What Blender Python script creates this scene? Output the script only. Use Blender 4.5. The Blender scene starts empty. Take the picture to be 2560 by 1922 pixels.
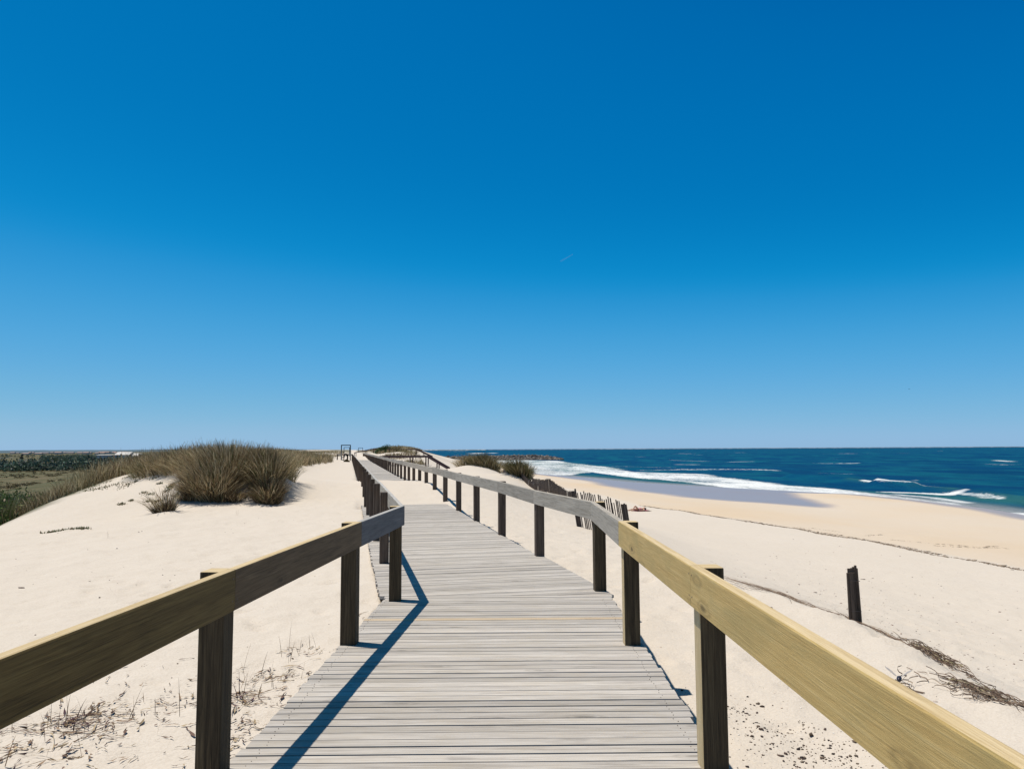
import bpy, bmesh, math, random
import numpy as np
from mathutils import Vector, Matrix

# ------------------------------------------------------------------ camera
SC = bpy.context.scene
COL = SC.collection
cam_d = bpy.data.cameras.new("camera"); cam = bpy.data.objects.new("camera", cam_d); COL.objects.link(cam)
cam_d.sensor_fit = 'HORIZONTAL'; cam_d.sensor_width = 36.0
cam_d.lens = 36.0 * 1923.0 / 2560.0
cam_d.clip_start = 0.05; cam_d.clip_end = 400000
PITCH = math.atan(161.8 / 1923.0); ROLL = math.radians(0.31)
_f = Vector((0, math.cos(PITCH), math.sin(PITCH))); _r0 = Vector((1, 0, 0)); _u0 = _r0.cross(_f)
_r = _r0 * math.cos(ROLL) - _u0 * math.sin(ROLL); _u = _u0 * math.cos(ROLL) + _r0 * math.sin(ROLL)
cam.matrix_world = Matrix(((_r.x, _u.x, -_f.x, 0), (_r.y, _u.y, -_f.y, 0), (_r.z, _u.z, -_f.z, 1.6), (0, 0, 0, 1)))
SC.camera = cam
# ------------------------------------------------------------------ world and sun
SUN = Vector((-0.285, 0.105, 1.0)).normalized()
W = bpy.data.worlds.new("World"); SC.world = W; W.use_nodes = True
nt = W.node_tree; nt.nodes.clear()
sky = nt.nodes.new('ShaderNodeTexSky'); sky.sky_type = 'NISHITA'; sky.sun_disc = False
sky.sun_elevation = math.asin(SUN.z); sky.sun_rotation = math.atan2(SUN.x, SUN.y)
sky.altitude = 0; sky.air_density = 0.5; sky.dust_density = 0.3; sky.ozone_density = 1.0
# the camera phone's strong saturation of a clear blue sky: a tone curve per channel on the sky light
def vmath(op, a, v):
    t = nt.nodes.new('ShaderNodeVectorMath'); t.operation = op; nt.links.new(a, t.inputs[0])
    if op == 'SCALE': t.inputs['Scale'].default_value = v
    return t.outputs[0]
SKY_K = 0.085
cv = nt.nodes.new('ShaderNodeRGBCurve'); cm = cv.mapping; cm.extend = 'EXTRAPOLATED'
for ci, pts in ((0, [(0, 0), (.060, .0), (.115, .004), (.134, .025), (.169, .066), (.238, .135), (.349, .235), (.411, .29), (1, .5)]),
                (1, [(0, 0), (.098, .04), (.1055, .130), (.114, .148), (.149, .192), (.179, .240), (.214, .300), (.264, .36), (.355, .425), (.464, .485), (1, .72)]),
                (2, [(0, 0), (.19, .12), (.203, .40), (.217, .435), (.278, .51), (.324, .58), (.372, .65), (.433, .695), (.516, .72), (.60, .71), (1, .75)])):
    c_ = cm.curves[ci]
    while len(c_.points) < len(pts): c_.points.new(.5, .5)
    for k_, p_ in enumerate(pts): c_.points[k_].location = p_; c_.points[k_].handle_type = 'AUTO_CLAMPED'
cm.update()
bg = nt.nodes.new('ShaderNodeBackground'); bg.inputs['Strength'].default_value = 0.085
wo = nt.nodes.new('ShaderNodeOutputWorld')
nt.links.new(vmath('SCALE', sky.outputs[0], SKY_K), cv.inputs['Color'])
nt.links.new(vmath('SCALE', cv.outputs[0], 1 / SKY_K), bg.inputs['Color'])
nt.links.new(bg.outputs[0], wo.inputs['Surface'])
sun_d = bpy.data.lights.new("sun", 'SUN'); sun_d.energy = 4.7; sun_d.angle = math.radians(0.53)
sun_d.color = (1.0, 0.92, 0.80)
sun = bpy.data.objects.new("sun", sun_d); COL.objects.link(sun)
sun.rotation_euler = SUN.to_track_quat('Z', 'Y').to_euler()
SC.view_settings.view_transform = 'Standard'; SC.view_settings.look = 'None'
SC.view_settings.exposure = 0.0; SC.view_settings.gamma = 1.0
SC.render.engine = 'CYCLES'
SC.cycles.max_bounces = 6; SC.cycles.diffuse_bounces = 2; SC.cycles.transparent_max_bounces = 6

rng = np.random.default_rng(7); random.seed(7)

# ------------------------------------------------------------------ tagging helpers
def tag(o, label=None, cat=None, group=None, kind=None):
    if label: o['label'] = label
    if cat: o['category'] = cat
    if group: o['group'] = group
    if kind: o['kind'] = kind
    return o
def empty(name, loc=(0, 0, 0), rz=0.0):
    o = bpy.data.objects.new(name, None); COL.objects.link(o); o.location = loc
    o.rotation_euler = (0, 0, rz); o.empty_display_size = 0.1
    return o
def link(name, me, mat=None, parent=None, loc=None):
    o = bpy.data.objects.new(name, me); COL.objects.link(o)
    if mat is not None and not me.materials: me.materials.append(mat)
    if parent is not None: o.parent = parent
    if loc is not None: o.location = loc
    return o

# ------------------------------------------------------------------ numpy noise
def _hash(ix, iy, s):
    h = (ix * 374761393 + iy * 668265263 + s * 1442695041) & 0xFFFFFFFF
    h = ((h ^ (h >> 13)) * 1274126177) & 0xFFFFFFFF
    return ((h ^ (h >> 16)) & 0xFFFF) / 65535.0
def vnoise(x, y, s=0):
    x = np.asarray(x, float); y = np.asarray(y, float)
    ix = np.floor(x).astype(np.int64); iy = np.floor(y).astype(np.int64)
    fx = x - ix; fy = y - iy; fx = fx * fx * (3 - 2 * fx); fy = fy * fy * (3 - 2 * fy)
    a = _hash(ix, iy, s); b = _hash(ix + 1, iy, s); c = _hash(ix, iy + 1, s); d = _hash(ix + 1, iy + 1, s)
    return (a * (1 - fx) + b * fx) * (1 - fy) + (c * (1 - fx) + d * fx) * fy - 0.5
def fbm(x, y, s=0, o=4):
    t = 0; a = 1.0
    for k in range(o):
        t = t + a * vnoise(x * 2 ** k + 17.3 * k, y * 2 ** k - 9.1 * k, s + k); a *= 0.5
    return t
def smooth(a, b, v):
    t = np.clip((v - a) / (b - a), 0, 1); return t * t * (3 - 2 * t)

# ------------------------------------------------------------------ terrain height
SEA = -4.4
SHORE_Y = [40, 64, 75, 88, 99, 104, 111.6, 125, 139.7, 157, 190, 215, 246, 330, 400, 700, 1500]
SHORE_X = [40, 43.5, 45.3, 45.4, 44, 40.7, 36, 28, 20.5, 16, 5.5, 3, 2, -5.3, -12, -100, -295]
def cx(y):
    y = np.asarray(y, float); return -0.19 - 0.2095 * np.maximum(0, y - 8.5)
ST = [
 (-12, [(-30,-3.5),(-16,-1.2),(-10,-.3),(-5,-.12),(-1.5,-.07),(1.1,-.36),(1.8,-.38),(2.7,-.36),(3.6,-.38),(4.2,-.5),(5,-.9),(8,-2.1),(13,-2.8),(22,-3.25),(40,-4.4),(80,-7)]),
 (6, [(-25,-3.5),(-16,-1.2),(-10,-.3),(-5,-.12),(-1.5,-.07),(1.1,-.36),(1.7,-.38),(2.5,-.36),(3.1,-.29),(3.85,-.27),(4.2,-.6),(5,-1.0),(8,-2.1),(13,-2.8),(19.8,-3.2),(40,-4.4),(80,-7)]),
 (9, [(-25,-3.2),(-16,-1.0),(-11,-.2),(-5,-.10),(-1.5,-.06),(1.1,-.30),(1.8,-.34),(2.5,-.33),(3.1,-.25),(3.9,-.17),(4.1,-.6),(5,-1.0),(8,-2.15),(13,-2.8),(19.8,-3.2),(40,-4.4),(80,-7)]),
 (14, [(-30,-4),(-18,-2),(-13.5,-.6),(-11,-.14),(-6,-.08),(-2.6,-.05),(0,-.13),(1.6,-.25),(3.0,-.42),(4.2,-.9),(8,-2.3),(13,-2.85),(20,-3.2),(41,-4.4),(80,-7)]),
 (20, [(-34,-4.8),(-19,-3.0),(-15,-1.1),(-13.3,-.29),(-9,-.07),(-4,-.03),(-1.2,-.1),(1,-.4),(2.5,-.6),(4,-1.2),(8,-2.4),(12,-2.9),(20.5,-3.2),(42,-4.4),(80,-7)]),
 (24, [(-36,-5),(-20,-3),(-15.6,-.7),(-14.1,.25),(-11.3,.28),(-8,.05),(-4.8,.08),(-3.4,.1),(-2.1,.12),(-.5,.0),(1,-.35),(2.6,-.7),(4,-1.3),(8,-2.5),(12,-2.95),(20.3,-3.2),(43,-4.4),(80,-7)]),
 (28, [(-38,-5),(-22,-3.2),(-16,-.1),(-14,.78),(-12,.7),(-9,.3),(-5.6,.3),(-4.2,.37),(-2.8,.4),(-1.5,.36),(0,-.05),(2,-.7),(5,-1.8),(8,-2.6),(12,-3),(20,-3.2),(43,-4.4),(80,-7)]),
 (34, [(-42,-5),(-24,-3),(-17.5,.2),(-14.5,.95),(-11.6,.9),(-10.4,.7),(-9.4,.24),(-6.9,.16),(-4.2,.24),(-1.6,.42),(.0,.2),(1.5,-.5),(4,-1.6),(8,-2.7),(12,-3),(19.3,-3.2),(44,-4.4),(80,-7)]),
 (42, [(-48,-5),(-28,-3),(-20,.5),(-16,.95),(-13.6,.85),(-12.2,.25),(-11.0,.12),(-8.6,0),(-5.8,-.05),(-3,.32),(-.5,.3),(1.2,-.4),(3,-1.4),(7,-2.7),(11,-3.05),(17.8,-3.2),(30,-3.9),(45,-4.4),(80,-6.5)]),
 (52, [(-55,-5),(-33,-3),(-22,.8),(-17.5,.95),(-15.6,.75),(-14.0,.12),(-13,.05),(-10.7,-.02),(-8,-.1),(-4.8,.22),(-2,.15),(0,-.6),(3,-2),(7,-2.9),(15.2,-3.2),(28,-4.),(46,-4.4),(80,-6)]),
 (65, [(-60,-5),(-38,-3),(-25,.9),(-20,.95),(-18.2,.6),(-16.8,.12),(-13.4,0),(-10.7,-.1),(-7.5,0),(-4.5,-.4),(0,-2),(5,-3),(11.2,-3.2),(24,-3.95),(30,-4.25),(42,-4.4),(80,-6.5)]),
 (85, [(-70,-5),(-45,-3),(-30,1.0),(-24.5,1.0),(-22.5,.6),(-20.6,.12),(-17.6,0),(-14.8,-.1),(-11.5,-.1),(-8,-1.1),(-5,-2),(0,-2.9),(8,-3.3),(18,-3.9),(22.7,-4.15),(45.4,-4.42),(80,-6)]),
 (107,[(-80,-5),(-52,-2.5),(-36,1.1),(-30,.5),(-24,.0),(-19.4,-.1),(-16,.3),(-12,-.5),(-6,-2.5),(4,-3.4),(15.4,-4.15),(37,-4.4),(80,-6.5)]),
 (143,[(-95,-5),(-62,-2),(-45,1.2),(-37,.5),(-31,0),(-27,.1),(-22,1.3),(-18,.9),(-14,-1),(-8,-2.8),(4,-3.6),(12.5,-4.15),(29,-4.42),(80,-7)]),
 (200,[(-120,-5),(-80,-2),(-60,1.1),(-50,.3),(-42,.3),(-39,.5),(-34,2.0),(-28,2.4),(-22,1.5),(-16,-2),(-8,-3.3),(-2,-4.15),(5.3,-4.42),(60,-7)]),
 (300,[(-160,-5),(-110,-1),(-85,1.0),(-72,.9),(-64,.4),(-58,.3),(-52,2.0),(-46,3),(-40,2.9),(-34,1),(-26,-2),(-14,-3.8),(-4,-4.4),(40,-7)]),
 (430,[(-210,-5),(-150,0),(-110,1.6),(-90,1.6),(-72,1.2),(-62,0),(-50,-3),(-34,-3.7),(-12,-4.4),(20,-6)]),
 (700,[(-320,-5),(-240,0),(-180,2),(-145,2),(-120,-2),(-108,-4.4),(-70,-7)]),
 (1500,[(-650,-5),(-500,0),(-400,2),(-340,2),(-300,-4.4),(-240,-8)]),
 (9000,[(-4200,-5),(-3200,0),(-2600,2),(-2100,2),(-1900,-4.4),(-1500,-9)]),
]
SY = [s[0] for s in ST]
def _prof(i, X):
    p = ST[i][1]; xs = [a for a, b in p]; zs = [b for a, b in p]
    w = 0.012 * abs(SY[i]) + 0.18
    t = 0
    for o in (-1.5, -.75, 0, .75, 1.5): t = t + np.interp(X + o * w, xs, zs)
    return t / 5
DRIFT_Y = [21.3, 23, 25, 28, 31, 34, 38, 41, 44, 118, 128, 140, 200]
DRIFT_Z = [-.16, .0, .17, .36, .36, .22, .09, .0, -.12, -.12, .02, .12, .3]
def ground(x, y, fine=True):
    x = np.atleast_1d(np.asarray(x, float)); y = np.atleast_1d(np.asarray(y, float)); x, y = np.broadcast_arrays(x, y)
    out = np.zeros(x.shape); s = x - cx(y)
    for i in range(len(ST) - 1):
        m = (y >= SY[i]) & (y < SY[i + 1]) if i > 0 else (y < SY[1])
        if not m.any(): continue
        t = np.clip((y[m] - SY[i]) / (SY[i + 1] - SY[i]), 0, 1); t = t * t * (3 - 2 * t) * .5 + t * .5
        za = _prof(i, s[m] + cx(SY[i])); zb = _prof(i + 1, s[m] + cx(SY[i + 1]))
        out[m] = za * (1 - t) + zb * t
    # mounds carrying the marram clumps
    for (mx, my, rx, ry, h) in [(-9.2, 24.9, 2.0, 1.7, .72), (-7.6, 24.3, .75, 1.1, .45), (-11.0, 26.5, 2.2, 2.2, .3), (-9.6, 28.5, 2.6, 2.6, .45),
                                (.3, 40.5, 1.0, 1.6, .35), (-2.2, 51, 2.0, 3, .45), (-8.9, 20.0, .5, .5, .12)]:
        out = out + h * np.exp(-((x - mx) / rx) ** 2 - ((y - my) / ry) ** 2)
    # corridor of the walkway
    zc = np.interp(y, DRIFT_Y, DRIFT_Z) + .05 * vnoise(x * 1.3, y * .9, 5) * ((y > 21) & (y < 44))
    isdrift = ((y > 21.3) & (y < 44)) | (y > 124)
    k = np.where(isdrift, 1 - smooth(1.16, 1.5, np.abs(s)), 1 - smooth(1.13, 1.245, np.abs(s)))
    cor = np.where(isdrift, out * (1 - k) + zc * k, out * (1 - k) + np.minimum(out, np.where(y < 20, -.36, -.2)) * k)
    out = np.where((y < 210), cor, out)
    # the flat wet foreshore meets the sea along the waterline
    u = x - np.interp(y, SHORE_Y, SHORE_X); k = (1 - smooth(6, 14, np.abs(u))) * (y > 50)
    out = out * (1 - k) + (SEA + .02 - .028 * u) * k
    if fine:
        land = smooth(-4.35, -3.6, out)
        far = smooth(60, 300, y)
        out = out + land * (.05 * fbm(x * .35, y * .35, 11, 2) * (.4 + smooth(2, 5, np.abs(s)))) * (1 - .3 * far)
        near = 1 - smooth(14, 40, y)
        # wind ripples and trampled sand
        tr = near * land * smooth(1.25, 1.6, np.abs(s)) * smooth(-.35, .2, vnoise(x * .28, y * .22, 140) + .12)
        dent = np.zeros_like(out); cs = .42; ix = np.floor(x / cs).astype(np.int64); iy = np.floor(y / cs).astype(np.int64)
        for di in (-1, 0, 1):
            for dj in (-1, 0, 1):
                a_, b_ = ix + di, iy + dj; px = (a_ + .15 + .7 * _hash(a_, b_, 201)) * cs; py = (b_ + .15 + .7 * _hash(a_, b_, 202)) * cs
                ang = 6.28 * _hash(a_, b_, 203); ca, sa = np.cos(ang), np.sin(ang); q1 = ((x - px) * ca + (y - py) * sa) / .13; q2 = (-(x - px) * sa + (y - py) * ca) / .075
                d2 = q1 * q1 + q2 * q2; am = np.maximum(0, _hash(a_, b_, 204) - .35) * 1.5
                dent += am * (-np.exp(-d2) + .38 * np.exp(-(np.sqrt(d2) - 1.6) ** 2 * 3))
        out = out + tr * .046 * dent
        a = x * .5 + y * .86; b = x * .86 - y * .5
        out = out + land * near * (.045 * fbm(x * 2.1, y * 1.6, 21, 3) + .016 * vnoise(b * 2.0, a * 8, 31) * smooth(-.3, .25, vnoise(x * .5, y * .5, 77)) + .012 * vnoise(x * 7, y * 7, 41))
        out = out + smooth(50, 200, y) * land * .5 * fbm(x * .05, y * .04, 51, 3)
    return out
def gz(x, y): return float(ground(x, y)[0])

# ------------------------------------------------------------------ material helpers
def new_mat(name):
    m = bpy.data.materials.new(name); m.use_nodes = True; n = m.node_tree; n.nodes.clear()
    out = n.nodes.new('ShaderNodeOutputMaterial'); b = n.nodes.new('ShaderNodeBsdfPrincipled')
    n.links.new(b.outputs[0], out.inputs[0]); return m, n, b
def node(n, t, **kw):
    x = n.nodes.new(t)
    for k, v in kw.items():
        if k.startswith('i_'): x.inputs[k[2:].replace('_', ' ')].default_value = v
        else: setattr(x, k, v)
    return x
def mixc(n, fac, a, b, mode='MIX'):
    x = n.nodes.new('ShaderNodeMix'); x.data_type = 'RGBA'; x.blend_type = mode
    for sock, v in ((x.inputs[0], fac), (x.inputs[6], a), (x.inputs[7], b)):
        if isinstance(v, bpy.types.NodeSocket): n.links.new(v, sock)
        elif isinstance(v, (int, float)): sock.default_value = v
        else: sock.default_value = (*v, 1) if len(v) == 3 else v
    return x.outputs[2]
def ramp(n, fac, stops):
    r = n.nodes.new('ShaderNodeValToRGB'); e = r.color_ramp.elements
    while len(e) < len(stops): e.new(0.5)
    for k, (p, c) in enumerate(stops):
        e[k].position = p; e[k].color = (c, c, c, 1) if isinstance(c, (int, float)) else (*c, 1)
    n.links.new(fac, r.inputs[0]); return r.outputs[0]
def noise(n, vec, scale, detail=3, rough=.55, dist=0.0):
    t = node(n, 'ShaderNodeTexNoise'); t.inputs['Scale'].default_value = scale; t.inputs['Detail'].default_value = detail
    t.inputs['Roughness'].default_value = rough; t.inputs['Distortion'].default_value = dist
    if vec is not None: n.links.new(vec, t.inputs['Vector'])
    return t.outputs[0]
def mapping(n, vec, scale=(1, 1, 1), rot=(0, 0, 0), loc=(0, 0, 0)):
    t = node(n, 'ShaderNodeMapping'); t.inputs['Scale'].default_value = scale; t.inputs['Rotation'].default_value = rot
    t.inputs['Location'].default_value = loc; n.links.new(vec, t.inputs['Vector']); return t.outputs[0]
def mth(n, op, a, b=None, clamp=False):
    t = node(n, 'ShaderNodeMath', operation=op); t.use_clamp = clamp
    for s, v in ((t.inputs[0], a), (t.inputs[1], b)):
        if v is None: continue
        if isinstance(v, bpy.types.NodeSocket): n.links.new(v, s)
        else: s.default_value = v
    return t.outputs[0]
def bump(n, b, h, strength, dist):
    t = node(n, 'ShaderNodeBump'); t.inputs['Strength'].default_value = strength; t.inputs['Distance'].default_value = dist
    n.links.new(h, t.inputs['Height']); n.links.new(t.outputs[0], b.inputs['Normal'])
def simple(name, col, rough=.7, spec=.3, var=.0, vscale=8.0, **kw):
    m, n, b = new_mat(name); b.inputs['Roughness'].default_value = rough; b.inputs['Specular IOR Level'].default_value = spec
    if var > 0:
        tc = node(n, 'ShaderNodeTexCoord'); f = noise(n, tc.outputs['Object'], vscale, 4)
        c = mixc(n, f, tuple(v * (1 - var) for v in col), tuple(min(1, v * (1 + var)) for v in col))
        n.links.new(c, b.inputs['Base Color'])
    else: b.inputs['Base Color'].default_value = (*col, 1)
    for k, v in kw.items(): b.inputs[k].default_value = v
    return m

# ---- timber: uv x = metres along the board, uv y = metres across (+ a random offset per board), attribute rnd per board
def timber(name, c_dark, c_mid, c_light, grain=1.0, knots=.5, stain=None, rough=.75, varied=.25, crack=.5, spec=.25):
    m, n, b = new_mat(name)
    uv = node(n, 'ShaderNodeUVMap'); uv.uv_map = 'grain'
    at = node(n, 'ShaderNodeAttribute'); at.attribute_name = 'rnd'
    v1 = mapping(n, uv.outputs[0], (1.4, 55, 1)); g1 = noise(n, v1, 1.8, 6, .7, .9)
    v2 = mapping(n, uv.outputs[0], (.5, 9, 1)); g2 = noise(n, v2, 2.2, 4, .6, 1.2)
    g = mth(n, 'ADD', mth(n, 'MULTIPLY', g1, .62), mth(n, 'MULTIPLY', g2, .38))
    col = ramp(n, g, [(.36, c_dark), (.5, c_mid), (.64, c_light)])
    if knots > 0:
        vo = node(n, 'ShaderNodeTexVoronoi'); vo.inputs['Scale'].default_value = 1.0
        nd = noise(n, uv.outputs[0], 14, 2)
        vv = mapping(n, uv.outputs[0], (1.7, 6.2, 1)); n.links.new(vv, vo.inputs['Vector'])
        k = ramp(n, mth(n, 'ADD', vo.outputs['Distance'], mth(n, 'MULTIPLY', mth(n, 'SUBTRACT', nd, .5), .12)), [(.06, 1.0), (.11, .4), (.14, .08), (.18, .4), (.25, 0.0)])
        col = mixc(n, mth(n, 'MULTIPLY', k, knots), col, tuple(v * .35 for v in c_dark))
    if crack > 0:
        v3 = mapping(n, uv.outputs[0], (1.0, 60, 1)); cr = noise(n, v3, 1.1, 3, .7, .3)
        ck = ramp(n, cr, [(.30, 1.0), (.345, 0.0)])
        col = mixc(n, mth(n, 'MULTIPLY', ck, crack), col, tuple(v * .3 for v in c_dark))
    if stain:
        sn = noise(n, mapping(n, uv.outputs[0], (1.1, 3.2, 1)), 2.0, 3, .6, .5)
        col = mixc(n, mth(n, 'MULTIPLY', ramp(n, sn, [(.45, 0.0), (.68, 1.0)]), stain[1]), col, stain[0])
    sc = mth(n, 'ADD', mth(n, 'MULTIPLY', at.outputs['Fac'], varied), 1 - varied * .5)
    hv = node(n, 'ShaderNodeHueSaturation'); n.links.new(sc, hv.inputs['Value']); n.links.new(col, hv.inputs['Color'])
    n.links.new(hv.outputs[0], b.inputs['Base Color'])
    b.inputs['Roughness'].default_value = rough; b.inputs['Specular IOR Level'].default_value = spec
    bump(n, b, g1, .7 * grain, .005)
    return m
M_deck = timber('weathered_deck_wood', (.27,.24,.21), (.45,.415,.375), (.56,.52,.47), knots=.7, varied=.36, crack=.75, stain=((.40,.35,.28), .45))
M_deck2 = timber('newer_deck_wood', (.40,.30,.20), (.50,.40,.28), (.56,.46,.34), knots=.4, varied=.1)
M_grey = timber('silvered_rail_wood', (.22,.195,.155), (.37,.33,.275), (.47,.425,.36), knots=.35, varied=.25, crack=.7)
M_new = timber('new_yellow_rail_wood', (.43,.285,.10), (.52,.36,.135), (.59,.43,.185), knots=.95, varied=.28, crack=.15, stain=((.34,.265,.105), .45), rough=.6)
M_railshade = timber('shade_darkened_rail_wood', (.075,.046,.014), (.165,.105,.034), (.23,.155,.055), knots=.6, varied=.1, crack=.2)  # yellow board, with the shade of its inner face darkened into the colour
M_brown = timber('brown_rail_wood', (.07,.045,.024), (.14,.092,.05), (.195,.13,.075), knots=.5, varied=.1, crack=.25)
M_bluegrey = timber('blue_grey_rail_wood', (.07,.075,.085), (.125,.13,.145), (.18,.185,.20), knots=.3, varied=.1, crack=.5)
M_post = timber('brown_post_wood', (.045,.032,.024), (.105,.075,.056), (.16,.12,.09), knots=.5, varied=.3, crack=.6, rough=.85)
M_postnew = timber('shade_darkened_post_wood', (.018,.012,.006), (.065,.045,.024), (.13,.095,.052), knots=.5, varied=.1, crack=.5)  # yellowish wood, with the shade on the post fronts painted into it
M_lit = timber('painted_sunlit_wood', (.44,.32,.16), (.56,.43,.24), (.66,.53,.33), knots=.3, varied=.1, crack=.15)  # lit version of the same wood, for tops and sun-facing sides
M_litgrey = timber('painted_sunlit_grey_wood', (.32,.30,.27), (.44,.42,.39), (.52,.50,.47), knots=.2, varied=.1, crack=.4)  # paler grey that paints sunlight on the tops of the older boards
M_slat = timber('old_slat_wood', (.035,.026,.022), (.075,.058,.05), (.12,.095,.08), knots=.2, varied=.6, crack=.6)
M_darkrail = timber('dark_stair_wood', (.05,.03,.03), (.09,.055,.055), (.13,.09,.085), knots=.1, varied=.3)
M_nail = simple('rusty_nail', (.13,.10,.085), .6)
M_portal = simple('blue_grey_painted_steel', (.035,.055,.075), .5, .4, .2)

# ------------------------------------------------------------------ timber mesh builder
def paint_lit_tops(o, mat, thr=.5):
    """sunlight on the upper faces of a rail or post, painted as a lighter timber"""
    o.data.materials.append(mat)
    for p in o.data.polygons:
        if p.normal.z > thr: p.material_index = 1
class Lumber:
    def __init__(self): self.v = []; self.f = []; self.uv = []; self.r = []
    def board(self, a, b, w, h, up=(0, 0, 1), uvoff=None, ends=True, bev=0.0, skew_a=None, skew_b=None):
        """bar from a to b; w = size across (horizontal), h = size along up"""
        a = Vector(a); b = Vector(b); d = (b - a); L = d.length; d.normalize(); up = Vector(up)
        side = d.cross(up).normalized(); upv = side.cross(d).normalized()
        r = random.random(); off = uvoff if uvoff is not None else (random.uniform(0, 50), random.uniform(0, 50))
        hw, hh = w / 2, h / 2
        if bev > 0:
            c = bev * .3
            ring = [(-hw, -hh), (hw, -hh), (hw, hh - bev), (hw - c, hh - c), (hw - bev, hh), (-hw + bev, hh), (-hw + c, hh - c), (-hw, hh - bev)]
        else: ring = [(-hw, -hh), (hw, -hh), (hw, hh), (-hw, hh)]
        n = len(ring); i0 = len(self.v)
        per = [0]
        for k in range(n): 
            p, q = ring[k], ring[(k + 1) % n]; per.append(per[-1] + math.hypot(p[0] - q[0], p[1] - q[1]))
        for e, P in ((0, a), (1, b)):
            for (s, t) in ring:
                q = P + side * s + upv * t
                if e == 0 and skew_a: q = q + d * (s * skew_a)
                if e == 1 and skew_b: q = q + d * (s * skew_b)
                self.v.append(q)
        for k in range(n):
            k2 = (k + 1) % n
            self.f.append((i0 + k, i0 + k2, i0 + n + k2, i0 + n + k)[::-1])
            self.uv.append([(off[0], off[1] + per[k]), (off[0], off[1] + per[k + 1]), (off[0] + L, off[1] + per[k + 1]), (off[0] + L, off[1] + per[k])][::-1]); self.r.append(r)
        for base, rev in ((i0, False), (i0 + n, True)):
            idx = list(range(base, base + n)); uvs = [(off[0] + s * .6 + 7, off[1] + t * .6) for (s, t) in ring]
            if rev: idx = idx[::-1]; uvs = uvs[::-1]
            self.f.append(tuple(idx)[::1]); self.uv.append(uvs); self.r.append(r)
    def prism(self, poly, z0, z1, along):
        """horizontal plank from a plan polygon"""
        al = Vector((along[0], along[1])).normalized(); ac = Vector((-al.y, al.x)); r = random.random()
        off = (random.uniform(0, 50), random.uniform(0, 50)); i0 = len(self.v); n = len(poly)
        for z in (z0, z1):
            for p in poly: self.v.append(Vector((p[0], p[1], z)))
        U = [(off[0] + Vector(p).dot(al), off[1] + Vector(p).dot(ac)) for p in poly]
        self.f.append(tuple(range(i0 + n, i0 + 2 * n))); self.uv.append(U); self.r.append(r)
        self.f.append(tuple(range(i0 + n - 1, i0 - 1, -1))); self.uv.append(U[::-1]); self.r.append(r)
        for k in range(n):
            k2 = (k + 1) % n
            self.f.append((i0 + k, i0 + k2, i0 + n + k2, i0 + n + k))
            self.uv.append([U[k], U[k2], (U[k2][0], U[k2][1] + .03), (U[k][0], U[k][1] + .03)]); self.r.append(r)
    def build(self, name, mat, parent=None, origin=None):
        me = bpy.data.meshes.new(name)
        o0 = Vector(origin) if origin is not None else Vector((0, 0, 0))
        me.from_pydata([tuple(p - o0) for p in self.v], [], self.f)
        ul = me.uv_layers.new(name='grain'); flat = [c for f in self.uv for p in f for c in p]
        ul.data.foreach_set('uv', flat)
        at = me.attributes.new('rnd', 'FLOAT', 'FACE'); at.data.foreach_set('value', self.r)
        bm = bmesh.new(); bm.from_mesh(me); bmesh.ops.recalc_face_normals(bm, faces=bm.faces); bm.to_mesh(me); bm.free()
        o = link(name, me, mat, parent)
        if origin is not None: o.location = o0
        return o

def grid_mesh(name, X, Y, Z, mat, attrs={}, smoothf=True):
    ny, nx = X.shape; me = bpy.data.meshes.new(name)
    co = np.stack([X, Y, Z], -1).reshape(-1, 3).astype(np.float32)
    i = np.arange(ny * nx).reshape(ny, nx)
    q = np.stack([i[:-1, :-1], i[:-1, 1:], i[1:, 1:], i[1:, :-1]], -1).reshape(-1, 4)
    me.vertices.add(len(co)); me.vertices.foreach_set('co', co.ravel())
    me.loops.add(q.size); me.loops.foreach_set('vertex_index', q.ravel().astype(np.int32))
    me.polygons.add(len(q)); me.polygons.foreach_set('loop_start', np.arange(0, q.size, 4, dtype=np.int32))
    try: me.polygons.foreach_set('loop_total', np.full(len(q), 4, dtype=np.int32))
    except Exception: pass
    me.polygons.foreach_set('use_smooth', np.full(len(q), smoothf))
    for k, v in attrs.items():
        a = me.attributes.new(k, 'FLOAT', 'POINT'); a.data.foreach_set('value', v.ravel().astype(np.float32))
    me.update(calc_edges=True); me.validate()
    return link(name, me, mat)

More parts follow.
